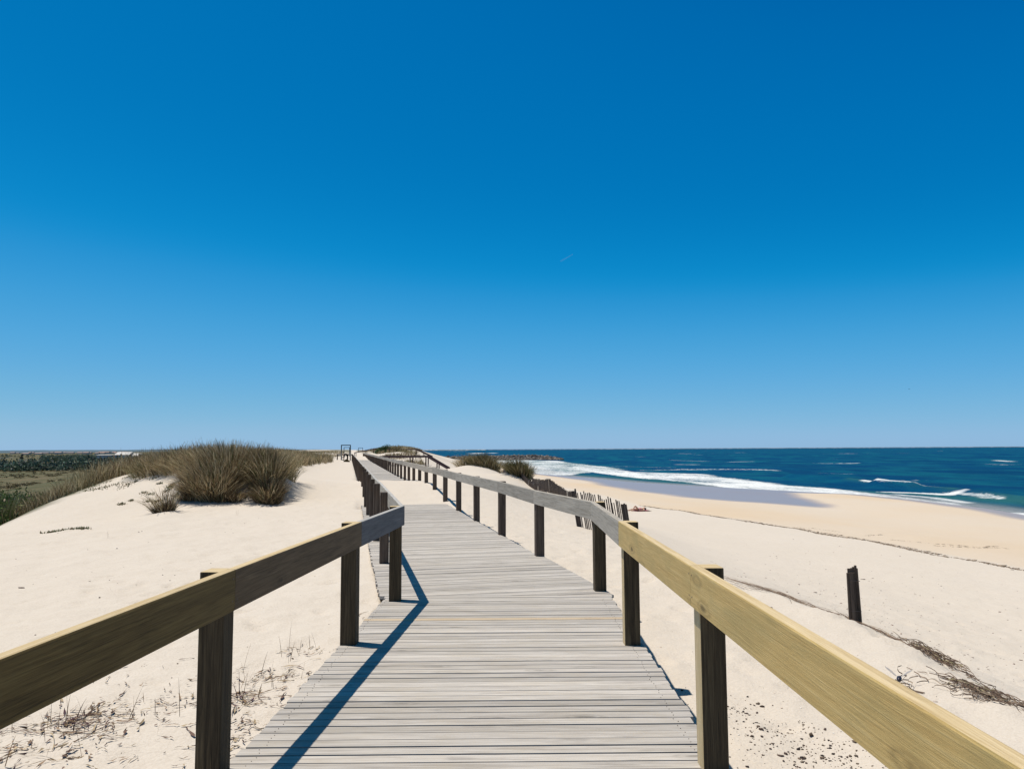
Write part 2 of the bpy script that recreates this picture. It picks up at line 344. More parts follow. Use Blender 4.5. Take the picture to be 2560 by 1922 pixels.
# ------------------------------------------------------------------ terrain materials and mesh
def sand_mat():
    m, n, b = new_mat('dune_sand')
    g = node(n, 'ShaderNodeNewGeometry'); P = g.outputs['Position']
    wet = node(n, 'ShaderNodeAttribute'); wet.attribute_name = 'wet'
    damp = node(n, 'ShaderNodeAttribute'); damp.attribute_name = 'damp'
    veg = node(n, 'ShaderNodeAttribute'); veg.attribute_name = 'veg'
    fine = noise(n, P, 55, 3, .7); mid = noise(n, P, 1.4, 4, .6); big = noise(n, P, .12, 3)
    c = mixc(n, mid, (.565, .498, .425), (.65, .582, .508))
    c = mixc(n, mth(n, 'MULTIPLY', big, .5), c, (.58, .50, .40))
    c = mixc(n, .35, c, ramp(n, fine, [(.3, (.44, .385, .32)), (.5, (.60, .535, .455)), (.72, (.70, .64, .56))]))
    c = mixc(n, damp.outputs['Fac'], c, (.60, .475, .34))
    # damp streaks of the drying beach
    w = mth(n, 'MULTIPLY', wet.outputs['Fac'], 1.0)
    c = mixc(n, ramp(n, w, [(.0, 0.0), (.35, .55), (1, 1.0)]), c, (.30, .27, .28))
    vs = mapping(n, P, (.08, .035, .2)); vn = noise(n, vs, 1.0, 5, .65, .6)
    vf = noise(n, P, .9, 4, .7)
    vc = mixc(n, ramp(n, vn, [(.35, 0.0), (.62, 1.0)]), (.19, .145, .085), (.10, .10, .05))
    vc = mixc(n, ramp(n, vf, [(.35, .7), (.6, 0.0)]), vc, (.035, .045, .02))
    c = mixc(n, veg.outputs['Fac'], c, vc)
    n.links.new(c, b.inputs['Base Color'])
    r = ramp(n, w, [(0, .95), (.5, .5), (1, .34)]); n.links.new(r, b.inputs['Roughness'])
    sp = ramp(n, w, [(0, .1), (.5, .15), (1, .25)]); n.links.new(sp, b.inputs['Specular IOR Level'])
    h = mth(n, 'ADD', mth(n, 'MULTIPLY', noise(n, P, 5, 5, .65), .8), mth(n, 'MULTIPLY', fine, .12))
    h = mth(n, 'MULTIPLY', h, mth(n, 'SUBTRACT', 1.0, w, True))
    bump(n, b, h, .8, .05)
    return m
M_sand = sand_mat()
# rows: fine near, geometric far
ys = [-12.0]
while ys[-1] < 9000:
    y = ys[-1]; ys.append(y + max(.07 if y > 2 else .3, (y - 2) * .0075))
ys = np.array(ys)
us = np.linspace(-1, 1, 641); us = np.sign(us) * np.abs(us) ** 1.35
U, Yg = np.meshgrid(us, ys)
Wd = np.maximum(Yg, 0) * 1.0 + 9
Xg = U * Wd + cx(np.minimum(Yg, 60)) * .6
Zg = ground(Xg, Yg)
sg = Xg - cx(Yg)
WETX_Y = [40, 64, 75, 85, 91, 107, 143, 190, 330, 700, 1500]
WETX_X = [36, 41, 30, 22.5, 19.5, 15.2, 12.3, 4.5, -8, -106, -300]
wx = np.interp(Yg, WETX_Y, WETX_X)
wlim = np.where(Yg > 100, 1e3, 32 + .17 * (Yg - 75)); shw = np.interp(Yg, SHORE_Y, SHORE_X)
wet = smooth(-1.0, 2.5, (Xg - wx) + 2.0 * fbm(Xg * .08, Yg * .05, 61, 3)) * (Yg > 20) * smooth(.5, -2.5, Xg - wlim - 2 * fbm(Xg * .1, Yg * .2, 68, 2)) * smooth(70, 80, Yg)
wet = np.maximum(wet, .8 * smooth(-2.6, -.4, Xg - shw + 1.2 * fbm(Yg * .12, Yg * 0, 69, 2)) * (Yg > 40))
dryx = np.interp(Yg, [0, 31, 41, 52, 66, 90, 140, 400], [20.5, 19.8, 17.9, 15.2, 10.9, 8, 2, -20])
damp = smooth(-.3, .8, Xg - dryx + .8 * fbm(Xg * .2, Yg * .12, 63, 3)) * (.65 + .7 * fbm(Xg * .07, Yg * .05, 66, 4)) * (Yg < 1200) * 1.1
veg = smooth(0, 1.2, (-13.6 - np.maximum(0, Yg - 28) * .30 - Xg) + .9 * fbm(Xg * .5, Yg * .5, 71, 3)) * smooth(14, 24, Yg)
veg = np.maximum(veg, smooth(-1.0, -2.2, Zg) * (sg < -8))
veg = np.maximum(veg, smooth(150, 260, Yg) * (Zg > -1.0) * smooth(-.15, .15, fbm(Xg * .06, Yg * .03, 73, 3) + .1) * .8)
veg = np.clip(veg, 0, 1) * (np.abs(sg) > 1.6)
dunes = grid_mesh('ground', Xg, Yg, Zg, M_sand, {'wet': wet, 'damp': np.clip(damp, 0, 1), 'veg': veg})
tag(dunes, kind='structure')

# ------------------------------------------------------------------ sea
SEA = -4.4
def sea_mat():
    m, n, b = new_mat('sea_water')
    g = node(n, 'ShaderNodeNewGeometry'); P = g.outputs['Position']
    fo = node(n, 'ShaderNodeAttribute'); fo.attribute_name = 'foam'
    sh = node(n, 'ShaderNodeAttribute'); sh.attribute_name = 'shallow'
    v = mapping(n, P, (.35, .12, 1), (0, 0, .2)); n1 = noise(n, v, .35, 5, .6, .3)
    v2 = mapping(n, P, (.05, .012, 1), (0, 0, .2)); n2 = noise(n, v2, .6, 4, .6)
    c = mixc(n, n2, (.0006, .036, .105), (.002, .066, .165))
    c = mixc(n, ramp(n, n1, [(.42, 0.0), (.62, .8)]), c, (.005, .105, .165))
    c = mixc(n, ramp(n, sh.outputs['Fac'], [(0, 0.0), (.45, .8), (.55, .25), (.8, 1.0)]), c, mixc(n, ramp(n, sh.outputs['Fac'], [(.5, 0.0), (.75, 1.0)]), (.03, .13, .13), (.22, .25, .27)))
    fn = noise(n, mapping(n, P, (1.5, .38, 1), (0, 0, .28)), .8, 7, .75, 1.2)
    fm = mth(n, 'ADD', fo.outputs['Fac'], mth(n, 'MULTIPLY', mth(n, 'SUBTRACT', fn, .5), 1.9))
    f = ramp(n, fm, [(.30, 0.0), (.58, .5), (1.0, 1.0)])
    f = mth(n, 'MULTIPLY', f, ramp(n, fo.outputs['Fac'], [(.02, 0.0), (.2, 1.0)]))
    c = mixc(n, f, c, (.78, .80, .80)); n.links.new(c, b.inputs['Base Color'])
    n.links.new(ramp(n, f, [(0, .22), (.5, .8)]), b.inputs['Roughness'])
    b.inputs['Specular IOR Level'].default_value = 0
    out = [q for q in n.nodes if q.type == 'OUTPUT_MATERIAL'][0]; gl = node(n, 'ShaderNodeBsdfGlossy'); gl.inputs['Roughness'].default_value = .25
    mx = node(n, 'ShaderNodeMixShader'); n.links.new(mth(n, 'MULTIPLY', mth(n, 'SUBTRACT', 1.0, f, True), .035), mx.inputs[0]); n.links.new(b.outputs[0], mx.inputs[1]); n.links.new(gl.outputs[0], mx.inputs[2]); n.links.new(mx.outputs[0], out.inputs[0])
    h = mth(n, 'ADD', noise(n, mapping(n, P, (.9, .35, 1), (0, 0, .2)), .9, 6, .68), mth(n, 'MULTIPLY', n1, 1.2))
    bump(n, b, h, .9, .9)
    return m
M_sea = sea_mat()
yw = [45.0]
while yw[-1] < 220000: yw.append(yw[-1] * 1.0085 if yw[-1] < 900 else yw[-1] * 1.06)
yw = np.array(yw); uw = np.linspace(0, 1, 620)
U2, Yw = np.meshgrid(uw, yw)
x0 = np.interp(Yw, SHORE_Y + [6000, 220000], [v - 14 for v in SHORE_X] + [-1400, -60000])
x1 = np.maximum(Yw * 1.05 + 40, 90)
Xw = x0 + (x1 - x0) * U2 ** 1.5
shx = np.interp(Yw, SHORE_Y + [6000, 220000], SHORE_X + [-1300, -59000])
u = Xw - shx
nearf = 1 - smooth(500, 1200, Yw)
Zw = SEA + nearf * (.16 * np.sin((u + 6 * fbm(Xw * .012, Yw * .01, 81, 2)) * .24) * smooth(8, 60, u) + .12 * fbm(Xw * .12, Yw * .05, 83, 3) * smooth(1, 20, u))
foam = np.zeros_like(Xw)
def band(pts, width, amp=1.0, jit=.6):
    """foam along a polyline in the world"""
    d = np.full(Xw.shape, 1e9)
    for (a, b_) in zip(pts[:-1], pts[1:]):
        ax, ay = a; bx, by = b_; L2 = (bx - ax) ** 2 + (by - ay) ** 2
        t = np.clip(((Xw - ax) * (bx - ax) + (Yw - ay) * (by - ay)) / L2, 0, 1)
        d = np.minimum(d, np.hypot(Xw - ax - t * (bx - ax), Yw - ay - t * (by - ay)))
    w = width * (1 + jit * fbm(Xw * .15, Yw * .08, 85, 3))
    return amp * np.exp(-(d / w) ** 2)
# main surf line: between its landward and seaward edges
ylo = [69.6, 75.2, 88.1, 99.1, 104, 111.7, 120.3, 139.7, 155.6, 186.8, 215, 250]; xlo = [45.8, 45.3, 45.4, 44, 40.7, 35, 32.2, 30.2, 25.6, 21.1, 19.8, 20]
yhi = [69.6, 76.7, 82.8, 95.4, 108.2, 125.5, 139.6, 159.7, 177, 183.6, 197.7, 230.6, 269.5]; xhi = [45.9, 46.4, 47.9, 48.2, 48.6, 44.9, 44.8, 43, 44.7, 39.7, 32.6, 28.5, 25.6]
lo = np.interp(Yw, ylo, xlo); hi = np.interp(Yw, yhi, xhi); jj = 1.6 * fbm(Xw * .1, Yw * .06, 87, 3)
inm = smooth(-.9, .6, Xw - lo + jj * .5) * smooth(-2.2, 3.0, hi - Xw + jj)
foam = np.maximum(foam, (.82 + .5 * fbm(Xw * .25, Yw * .08, 88, 3)) * inm * (Yw > 66) * (Yw < 262))
# northern surf by the breakwater
yl2 = [170, 199, 246, 300, 388, 440]; xl2 = [6, 5.3, 2.4, -3, -10.3, -14]
inb = smooth(-1, 1, Xw - np.interp(Yw, yl2, xl2)) * smooth(-1, 3, np.interp(Yw, [180, 216, 229, 262, 305, 390, 426], [14, 30, 34, 30, 28, 24, 8]) - Xw + jj * 2)
foam = np.maximum(foam, inb * (Yw > 178) * (Yw < 428) * (.66 + .55 * fbm(Xw * .09, Yw * .03, 89, 4)))
for pts, w_, a_ in [([(4.8,189.5),(10.5,171.8),(16.1,156.9),(20.3,141),(26.3,127.7),(33,113)], .7, .9), ([(81.8,396),(90.7,366)], 2.2, .75), ([(91.9,342),(104.7,338)], 1.8, .8),
                    ([(119,304),(130,292)], 1.8, .85), ([(35,212),(48,222),(57,212),(67.5,198)], 1.3, .62), ([(71.9,181),(80,182.6)], .9, .7), ([(209,335),(203,315)], 2.5, .8),
                    ([(-224,2683),(-175,2586)], 40, .9), ([(-54,1088),(-55.6,1326)], 12, .9), ([(-34,1174),(-31,1298)], 10, .8), ([(59,281),(69.6,293)], 1.8, .75),
                    ([(50.6,104),(53,101.5),(55.2,96.5)], 1.7, 1.05), ([(55,96),(54,90),(53,84)], .5, .65), ([(56.2,124),(55.5,118),(54.5,112),(55.4,107)], .55, 1.0), ([(55.4,107),(56.6,102)], .3, .7),
                    ([(45.8,70),(45.2,63),(42.3,58),(39,48)], 1.2, .95), ([(60,150),(75,140)], .5, .55), ([(30,262),(52,250)], 1.6, .55),
                    ([(49,99),(50,92),(49,84)], .9, .75)]:
    foam = np.maximum(foam, band(pts, w_, a_))
foam = np.maximum(foam, .42 * smooth(.42, .7, fbm(Xw * .03, Yw * .008, 91, 4)) * (Yw > 250) * (Yw < 3000))
# the wave standing up before it breaks
def ridge(pts, width, h):
    return h * band(pts, width, 1.0, .15)
Zw = Zw + ridge([(54.9,152),(57.5,137),(56,120),(54.5,112),(56,104),(57.2,99),(55.2,89.3),(53.6,80)], 1.6, .8) + ridge([(34,218),(48,226),(58,214),(68,200)], 2.2, .3) + ridge([(55.8,118),(54.5,112),(55.2,107)], 1.2, .5)
Zw = Zw + .10 * np.clip(inm, 0, 1) * smooth(0, 3, hi - Xw) * (Yw < 262) * (Yw > 80)
Zw = np.where(u < 3, SEA + (Zw - SEA) * smooth(0, 3, u), Zw); Zw = np.where(u < 0, SEA + .06 * u, Zw)
shallow = np.clip(1 - smooth(1, 14, u), 0, 1) * .8 + .5 * np.clip(ridge([(57.5,130),(56.6,120),(57.1,108.6),(57.2,99.8)], 1.3, 1), 0, 1) + .35 * inb * (Yw > 178) * (Yw < 428)
sea = grid_mesh('sea_water', Xw, Yw, Zw, M_sea, {'foam': np.clip(foam, 0, 1.2), 'shallow': np.clip(shallow, 0, 1)})
tag(sea, kind='structure')

# ------------------------------------------------------------------ boardwalk deck
bw = empty('boardwalk', (-.19, 4, 0))
tag(bw, 'long weathered grey plank boardwalk crossing the pale dunes', 'boardwalk')
DK = math.atan(.2095)
def clip_poly(poly, a, b, c):     # keep a*x+b*y >= c
    out = []
    for i in range(len(poly)):
        p, q = poly[i], poly[(i + 1) % len(poly)]; dp = a * p[0] + b * p[1] - c; dq = a * q[0] + b * q[1] - c
        if dp >= 0: out.append(p)
        if dp * dq < 0: t = dp / (dp - dq); out.append((p[0] + t * (q[0] - p[0]), p[1] + t * (q[1] - p[1])))
    return out
near_l, far_l, far_m = Lumber(), Lumber(), Lumber(); newer = Lumber()
def xl(y): return -1.47 + .018 * (y - 4) if y < 8.5 else -1.39 - .2095 * (y - 8.5)
def xr(y): return 1.07
y = -3.0; k = 0; NEARP = []
while y < 8.56:
    NEARP.append(y)
    w = random.uniform(.088, .098); g = random.choice([.005, .007, .009, .012, .018]); sl = -.006 + random.uniform(-.0015, .0015)
    a, b_ = xl(y) + random.uniform(-.012, .012), xr(y) + random.uniform(-.014, .014)
    y2 = y + w
    if 2.5 < y2 < 6.9 and k % 9 == 4: pass
    poly = [(a, y - sl * a), (b_, y - sl * b_), (b_, y2 - sl * b_), (a, y2 - sl * a)]
    (newer if k in (101,) else near_l).prism(poly, -.035, random.uniform(-.003, .0) , (1, 0)); y = y2 + g; k += 1
seam = y + .002
al = (math.cos(DK), math.sin(DK)); ac = (-al[1], al[0])
o = (-.19, 8.5); t = -.6; k = 0
while t < 138:
    w = random.uniform(.088, .098); g = random.choice([.004, .006, .008, .014])
    if t > 45: w *= 3.0; g = .02
    hl, hr = 1.235 + random.uniform(-.015, .015), 1.235 + random.uniform(-.015, .015)
    if t < 3: hr = 1.30
    P = lambda s, q: (o[0] + al[0] * s + ac[0] * q, o[1] + al[1] * s + ac[1] * q)
    poly = [P(-hl, t), P(hr, t), P(hr, t + w), P(-hl, t + w)]
    poly = clip_poly(poly, -.004, 1, seam)
    if len(poly) >= 3 and not (14.6 < t < 30): (far_l if t < 20 else far_m).prism(poly, -.035, random.uniform(-.004, 0), al)
    t += w + g; k += 1
near_l.v += []; n_deck = near_l.build('deck_planking', M_deck, bw); far_l.build('deck_planking', M_deck, bw); far_m.build('deck_planking', M_deck, bw)
n2 = newer.build('newer_plank', M_deck2, bw); n2['label'] = 'one yellower replacement plank'
fr = Lumber()
for x_ in (-1.36, -.2, .96): fr.board((x_, -3, -.085), (x_, 8.4, -.085), .06, .095)
for s_ in (-1.13, 0, 1.13): fr.board((o[0] + al[0] * s_ + ac[0] * .4, o[1] + al[1] * s_ + ac[1] * .4, -.085), (o[0] + al[0] * s_ + ac[0] * 138, o[1] + al[1] * s_ + ac[1] * 138, -.085), .06, .095)
fr.build('joist', M_post, bw)
nl = Lumber()
def nail_at(x, y, z, rad=.0028):
    pts = [(x + rad * math.cos(a), y + rad * math.sin(a)) for a in (0, 1.047, 2.094, 3.142, 4.189, 5.236)]; nl.prism(pts, z - .004, z + .0012, (1, 0))
for (jx, jy0, jy1) in ((-1.36, 2.0, 8.4), (.96, 2.0, 8.4)):
    for pl in NEARP:
        if jy0 < pl < jy1:
            for q_ in (.025, .07): nail_at(jx + random.uniform(-.012, .012), pl + q_ + .006 * jx, .0)
o = nl.build('nail_heads', M_nail, bw); o['kind'] = 'stuff'
for ob in bw.children: ob.matrix_parent_inverse = Matrix.Translation((.19, -4, 0))

# ------------------------------------------------------------------ railings
PW = .128
def railing(name, posts, inner, boards_mats, label, ztop=1.0):
    """posts: list of (x,y); inner: +1 when the walk lies on +x side"""
    root = empty(name, (posts[3][0], posts[3][1], 0)); tag(root, label, 'railing', 'railings along the boardwalk')
    inv = Matrix.Translation((-posts[3][0], -posts[3][1], 0)); N = len(posts)
    ang = []
    for i in range(N):
        a = posts[max(0, i - 1)]; b = posts[min(N - 1, i + 1)]
        ang.append(math.atan2(b[0] - a[0], b[1] - a[1]))
    tops = [ztop + (random.uniform(-.02, .012) if i > 4 else 0) for i in range(N)]
    for i, (x, y) in enumerate(posts):
        L = Lumber(); an = ang[i]; dx, dy = math.sin(an), math.cos(an)
        bot = min(gz(x, y), 0) - .35
        tilt = (0, 0) if i < 5 else (random.uniform(-.012, .012), random.uniform(-.012, .012))
        # board() with up = direction of the rail so the section is aligned with it
        L.board((x, y, bot), (x + tilt[0], y + tilt[1], tops[i] - .004), PW, PW, up=(dx, dy, 0))
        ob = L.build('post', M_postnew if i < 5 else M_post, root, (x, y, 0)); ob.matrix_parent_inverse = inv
        if i < 5: paint_lit_tops(ob, M_lit)
        if inner < 0 and i < 4:  # sunlit left sides of the near right posts, painted with the lighter timber
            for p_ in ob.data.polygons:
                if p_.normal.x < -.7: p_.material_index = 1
        if i < 6:
            md = ob.modifiers.new('bevel', 'BEVEL'); md.width = .006; md.segments = 2
    for i in range(N - 1):
        (xa, ya), (xb, yb) = posts[i], posts[i + 1]
        d = Vector((xb - xa, yb - ya)).normalized(); nrm = Vector((d.y, -d.x)) * inner
        off = PW / 2 + .0025
        def joint(j):
            # the corner joint of two boards: offset lines meet on the bisector
            a1 = posts[max(0, j - 1)]; a2 = posts[j]; a3 = posts[min(N - 1, j + 1)]
            d1 = Vector((a2[0] - a1[0], a2[1] - a1[1])) if j > 0 else Vector((a3[0] - a2[0], a3[1] - a2[1])); d1.normalize()
            d2 = Vector((a3[0] - a2[0], a3[1] - a2[1])) if j < N - 1 else d1; d2 = d2.normalized()
            n1 = Vector((d1.y, -d1.x)) * inner; n2_ = Vector((d2.y, -d2.x)) * inner
            bi = (n1 + n2_).normalized(); return Vector(a2) + bi * off / max(.3, bi.dot(n1)), n1, n2_, bi
        A, _, _, ba = joint(i); B, _, _, bb = joint(i + 1)
        L = Lumber(); h = .205
        th = .054 if i < 4 else .045
        # mitre skews: end faces follow the bisector
        dd = Vector((B.x - A.x, B.y - A.y)).normalized(); sd = Vector((dd.y, -dd.x))
        ska = ba.dot(dd) / max(.2, ba.dot(sd)) if abs(ba.dot(sd)) > .2 else 0
        skb = bb.dot(dd) / max(.2, bb.dot(sd)) if abs(bb.dot(sd)) > .2 else 0
        if ba.dot(sd) < 0: ska = ba.dot(dd) / ba.dot(sd)
        if bb.dot(sd) < 0: skb = bb.dot(dd) / bb.dot(sd)
        e = .0018
        za = tops[i]; zb = tops[i + 1]
        L.board((A.x + dd.x * e, A.y + dd.y * e, za - h / 2), (B.x - dd.x * e, B.y - dd.y * e, zb - h / 2), th, h, bev=.009, skew_a=ska, skew_b=skb)
        m_, lab = boards_mats(i)
        ob = L.build('rail_board', m_, root); ob.matrix_parent_inverse = inv
        if lab: ob['label'] = lab
        if inner > 0 and i < 3: paint_lit_tops(ob, M_lit)  # sunlight on the rail tops, painted by material slot
        elif inner > 0: paint_lit_tops(ob, M_litgrey)
        elif i < 3: paint_lit_tops(ob, M_lit)
        if i < 5 and i > 0:
            L2 = Lumber(); inw = Vector((dd.y, -dd.x)) * inner * (th / 2)
            for (P0, sg, zt_) in ((A, 1, za), (B, -1, zb)):
                for zz in (.045, .155):
                    c_ = Vector((P0.x, P0.y)) + Vector((dd.x, dd.y)) * sg * (.028 + random.uniform(-.006, .006)) + inw
                    L2.board((c_.x - inw.x * .1, c_.y - inw.y * .1, zt_ - zz), (c_.x + inw.x * .05, c_.y + inw.y * .05, zt_ - zz), .0075, .0075)
            o2 = L2.build('nail_heads', M_nail, root); o2.matrix_parent_inverse = inv; o2['kind'] = 'stuff'
    return root
LP = [(-1.755, -1.2), (-1.635, 1.4), (-1.505, 3.985), (-1.365, 6.56), (-1.262, 8.39)]
yy = 8.39
while yy < 117: yy += 2.72; LP.append((-1.262 - .2145 * (yy - 8.39) + (.006 * (yy - 8.39) if yy > 0 else 0) * .45, yy))
LP.append((-26.7, LP[-1][1] + .6))
def lm(i): return [(M_railshade, 'olive yellow board'), (M_railshade, 'olive yellow board'), (M_brown, 'brown board'), (M_bluegrey, 'short blue grey board')][i] if i < 4 else (M_grey, None)
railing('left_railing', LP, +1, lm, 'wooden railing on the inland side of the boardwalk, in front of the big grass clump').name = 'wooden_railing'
RP = [(1.075, -1.2), (1.045, 1.4), (1.005, 4.03), (.975, 6.5), (.985, 8.9), (.40, 11.78)]
yy = 11.78
while yy < 175: yy += 2.9; RP.append((.40 - .2095 * (yy - 11.78), yy))
def rm(i): return [(M_new, 'new yellow board with knots'), (M_new, 'new yellow board with knots'), (M_new, 'new yellow board with knots'), (M_grey, None)][i] if i < 4 else (M_grey, None)
railing('right_railing', RP, -1, rm, 'wooden railing on the seaward side of the boardwalk, in front of the beach').name = 'wooden_railing.001'

# ------------------------------------------------------------------ thin plant geometry
def fast_mesh(name, co, quads, col=None, mat=None, parent=None):
    me = bpy.data.meshes.new(name); co = np.asarray(co, np.float32).reshape(-1, 3); quads = np.asarray(quads, np.int32)
    k = quads.shape[1]
    me.vertices.add(len(co)); me.vertices.foreach_set('co', co.ravel())
    me.loops.add(quads.size); me.loops.foreach_set('vertex_index', quads.ravel())
    me.polygons.add(len(quads)); me.polygons.foreach_set('loop_start', np.arange(0, quads.size, k, dtype=np.int32))
    if col is not None:
        c4 = np.concatenate([np.asarray(col, np.float32), np.ones((len(co), 1), np.float32)], 1)
        a = me.color_attributes.new('col', 'FLOAT_COLOR', 'POINT'); a.data.foreach_set('color', c4.ravel())
    me.update(calc_edges=True)
    return link(name, me, mat, parent)
def plant_mat(name, rough=.75, spec=.15, trans=.0):
    m, n, b = new_mat(name); a = node(n, 'ShaderNodeVertexColor'); a.layer_name = 'col'
    n.links.new(a.outputs[0], b.inputs['Base Color']); b.inputs['Roughness'].default_value = rough; b.inputs['Specular IOR Level'].default_value = spec
    if trans:
        out = [x for x in n.nodes if x.type == 'OUTPUT_MATERIAL'][0]; tr = node(n, 'ShaderNodeBsdfTranslucent'); mx = node(n, 'ShaderNodeMixShader')
        n.links.new(a.outputs[0], tr.inputs[0]); mx.inputs[0].default_value = trans
        n.links.new(b.outputs[0], mx.inputs[1]); n.links.new(tr.outputs[0], mx.inputs[2]); n.links.new(mx.outputs[0], out.inputs[0])
    return m
M_blade = plant_mat('grass_blades', trans=.25); M_leaf = plant_mat('leaves', .6, .25, .2); M_twig = plant_mat('dry_twigs', .85, .1)
def blades(base, length, az, lean, width, col, segs=4, head=0.0, curl=1.7, seed=0):
    """vectorised ribbons; az = direction of the lean, lean = 0 upright .. 1 flat"""
    r = np.random.default_rng(seed); n = len(base); t = np.linspace(0, 1, segs + 1)
    a0 = lean * .55; a1 = np.minimum(lean * curl, 1.55)
    pos = np.zeros((n, segs + 1, 3)); pos[:, 0] = base
    for k in range(1, segs + 1):
        a = a0 + (a1 - a0) * ((t[k] + t[k - 1]) / 2) ** 1.2
        st = length / segs
        pos[:, k] = pos[:, k - 1] + np.stack([np.sin(a) * np.cos(az) * st, np.sin(a) * np.sin(az) * st, np.cos(a) * st], -1)
    wa = az + np.pi / 2 + r.uniform(-.9, .9, n); wd = np.stack([np.cos(wa), np.sin(wa), np.zeros(n)], -1)
    prof = np.interp(t, [0, .4, 1], [.8, 1, .18])
    w = width[:, None] * prof[None]
    if head:
        hm = r.random(n) < head; w[hm] = width[hm, None] * np.interp(t, [0, .6, .8, 1], [.45, .4, 1.9, .35])[None]
    L = pos - wd[:, None] * w[..., None] / 2; R = pos + wd[:, None] * w[..., None] / 2
    co = np.stack([L, R], 2).reshape(n, -1, 3)
    i = (np.arange(n) * (segs + 1) * 2)[:, None]; k = np.arange(segs)[None] * 2
    q = np.stack([i + k, i + k + 1, i + k + 3, i + k + 2], -1).reshape(-1, 4)
    c = np.repeat(col[:, None], (segs + 1) * 2, 1)
    if head: c[hm, -4:] = c[hm, -4:] * .75 + np.array([.10, .075, .045]) * .25
    return co.reshape(-1, 3), q, c.reshape(-1, 3)
def palette(cols, wts, n, r, jit=.18):
    k = r.choice(len(cols), n, p=np.array(wts) / sum(wts)); c = np.array(cols)[k]
    return np.clip(c * (1 + r.normal(0, jit, (n, 1))), .005, .9)
DRY = [(.34,.26,.15), (.17,.115,.065), (.10,.105,.04), (.52,.44,.29), (.045,.032,.022)]
class Veg:
    def __init__(self): self.c = []; self.q = []; self.k = []; self.n = 0
    def add(self, t):
        c, q, k = t; self.c.append(c); self.q.append(q + self.n); self.k.append(k); self.n += len(c)
    def build(self, name, mat):
        return fast_mesh(name, np.concatenate(self.c), np.concatenate(self.q), np.concatenate(self.k), mat)
def tuft(V, cx_, cy_, rx, ry, n, h, r, wts=(4.5, 2.5, 2, 2.2, .9), width=.011, spread=.75, head=.22, wind=(-.12, .0), lo=.1, segs=4, patch=1.0, zoff=0.0):
    """blades growing inside an ellipse, leaning out from its centre"""
    a = r.uniform(0, 2 * np.pi, n); q = np.sqrt(r.random(n)); 
    cl = r.normal(0, 1, (max(3, n // 60), 2)); 
    bx = cx_ + rx * q * np.cos(a); by = cy_ + ry * q * np.sin(a)
    bz = ground(bx, by) - .03 + zoff
    az = np.arctan2((by - cy_) / ry, (bx - cx_) / rx) + r.normal(0, .45, n)
    lean = lo + spread * q ** 1.6 * r.uniform(.45, 1.1, n) + np.abs(r.normal(0, .1, n))
    lx = np.cos(az) * lean + wind[0]; ly = np.sin(az) * lean + wind[1]; az = np.arctan2(ly, lx); lean = np.hypot(lx, ly)
    L = h * r.uniform(.65, 1.12, n) * (1 + .25 * fbm(bx * 1.1, by * 1.1, 95, 2))
    pn = fbm(bx * .9, by * .9, 97, 2)[:, None]
    col = palette(DRY, wts, n, r) * (1 + patch * .5 * pn) 
    gmix = np.clip(fbm(bx * .7, by * .7, 99, 2) * 1.1, 0, .4)[:, None]; col = col * (1 - gmix) + np.array([.15,.155,.06]) * gmix
    V.add(blades(np.stack([bx, by, bz], -1), L, az, np.clip(lean, 0, 1.3), np.full(n, width) * r.uniform(.7, 1.3, n), col, segs, head, 1.8, int(r.integers(1e6))))
r = np.random.default_rng(11)
V = Veg()
tuft(V, -9.1, 23.2, .55, .9, 2300, .92, r, spread=1.15, width=.016, wts=(4, 3, 1.5, 2.5, 1.6)); tuft(V, -8.75, 23.0, .5, .8, 2000, .88, r, spread=1.2, width=.016, wts=(3.5, 3, 1.5, 2.2, 1.8)); tuft(V, -9.1, 24.6, 1.25, 1.4, 3400, .94, r, spread=.9, width=.014)
tuft(V, -10.7, 26.0, .9, 1.4, 2200, .76, r, wts=(5, 1.5, 2, 3, .6), spread=1.0, width=.014, wind=(-.3, 0)); tuft(V, -11.7, 26.8, 1.3, 1.6, 2600, .72, r, wts=(5, 2, 2.5, 2.5, .8), spread=.8, width=.014)
for k_ in range(9): tuft(V, -9.45 + .165 * k_ + r.normal(0, .08), 22.35 + .25 * r.random(), .16, .14, 190, r.uniform(.35, .62), r, spread=1.5, head=0, wts=(2, 4, 1, 1.2, 3), width=.014)
o = V.build('marram_grass', M_blade); tag(o, 'largest clump of dry marram grass, covering the dune mound left of the boardwalk', 'grass clump', 'marram grass clumps')
V = Veg()
tuft(V, -7.2, 22.9, .33, .6, 1100, .72, r, spread=1.25, wts=(2, 3.5, 2, 1.2, 3), width=.015); tuft(V, -7.6, 24.0, .5, .8, 1900, .86, r, spread=.9, wts=(3.5, 2, 3, 2, 1.5), width=.014); tuft(V, -7.0, 22.5, .22, .25, 330, .5, r, spread=1.6, head=0, width=.014, wind=(.15, 0), wts=(2, 3, 1, 1, 3))
tuft(V, -8.0, 25.6, .75, 1.2, 1900, .94, r, spread=.7, width=.014)
o = V.build('marram_grass', M_blade); tag(o, 'dark spreading marram clump on the right edge of the big grassy mound, above a bare sand gap', 'grass clump', 'marram grass clumps')
V = Veg(); tuft(V, -9.15, 20.35, .24, .3, 240, .66, r, spread=.8, head=.35, wts=(2, 4, 1, 2.5, 1.5), width=.011, wind=(-.25, 0)); tuft(V, -9.05, 20.2, .26, .2, 380, .32, r, spread=1.1, head=0, wts=(1, 3, 1, .5, 5), width=.014, wind=(-.3, 0))
o = V.build('marram_grass', M_blade); tag(o, 'small sparse tuft of grass with its shadow on bare sand, left of the big mound', 'grass clump', 'marram grass clumps')
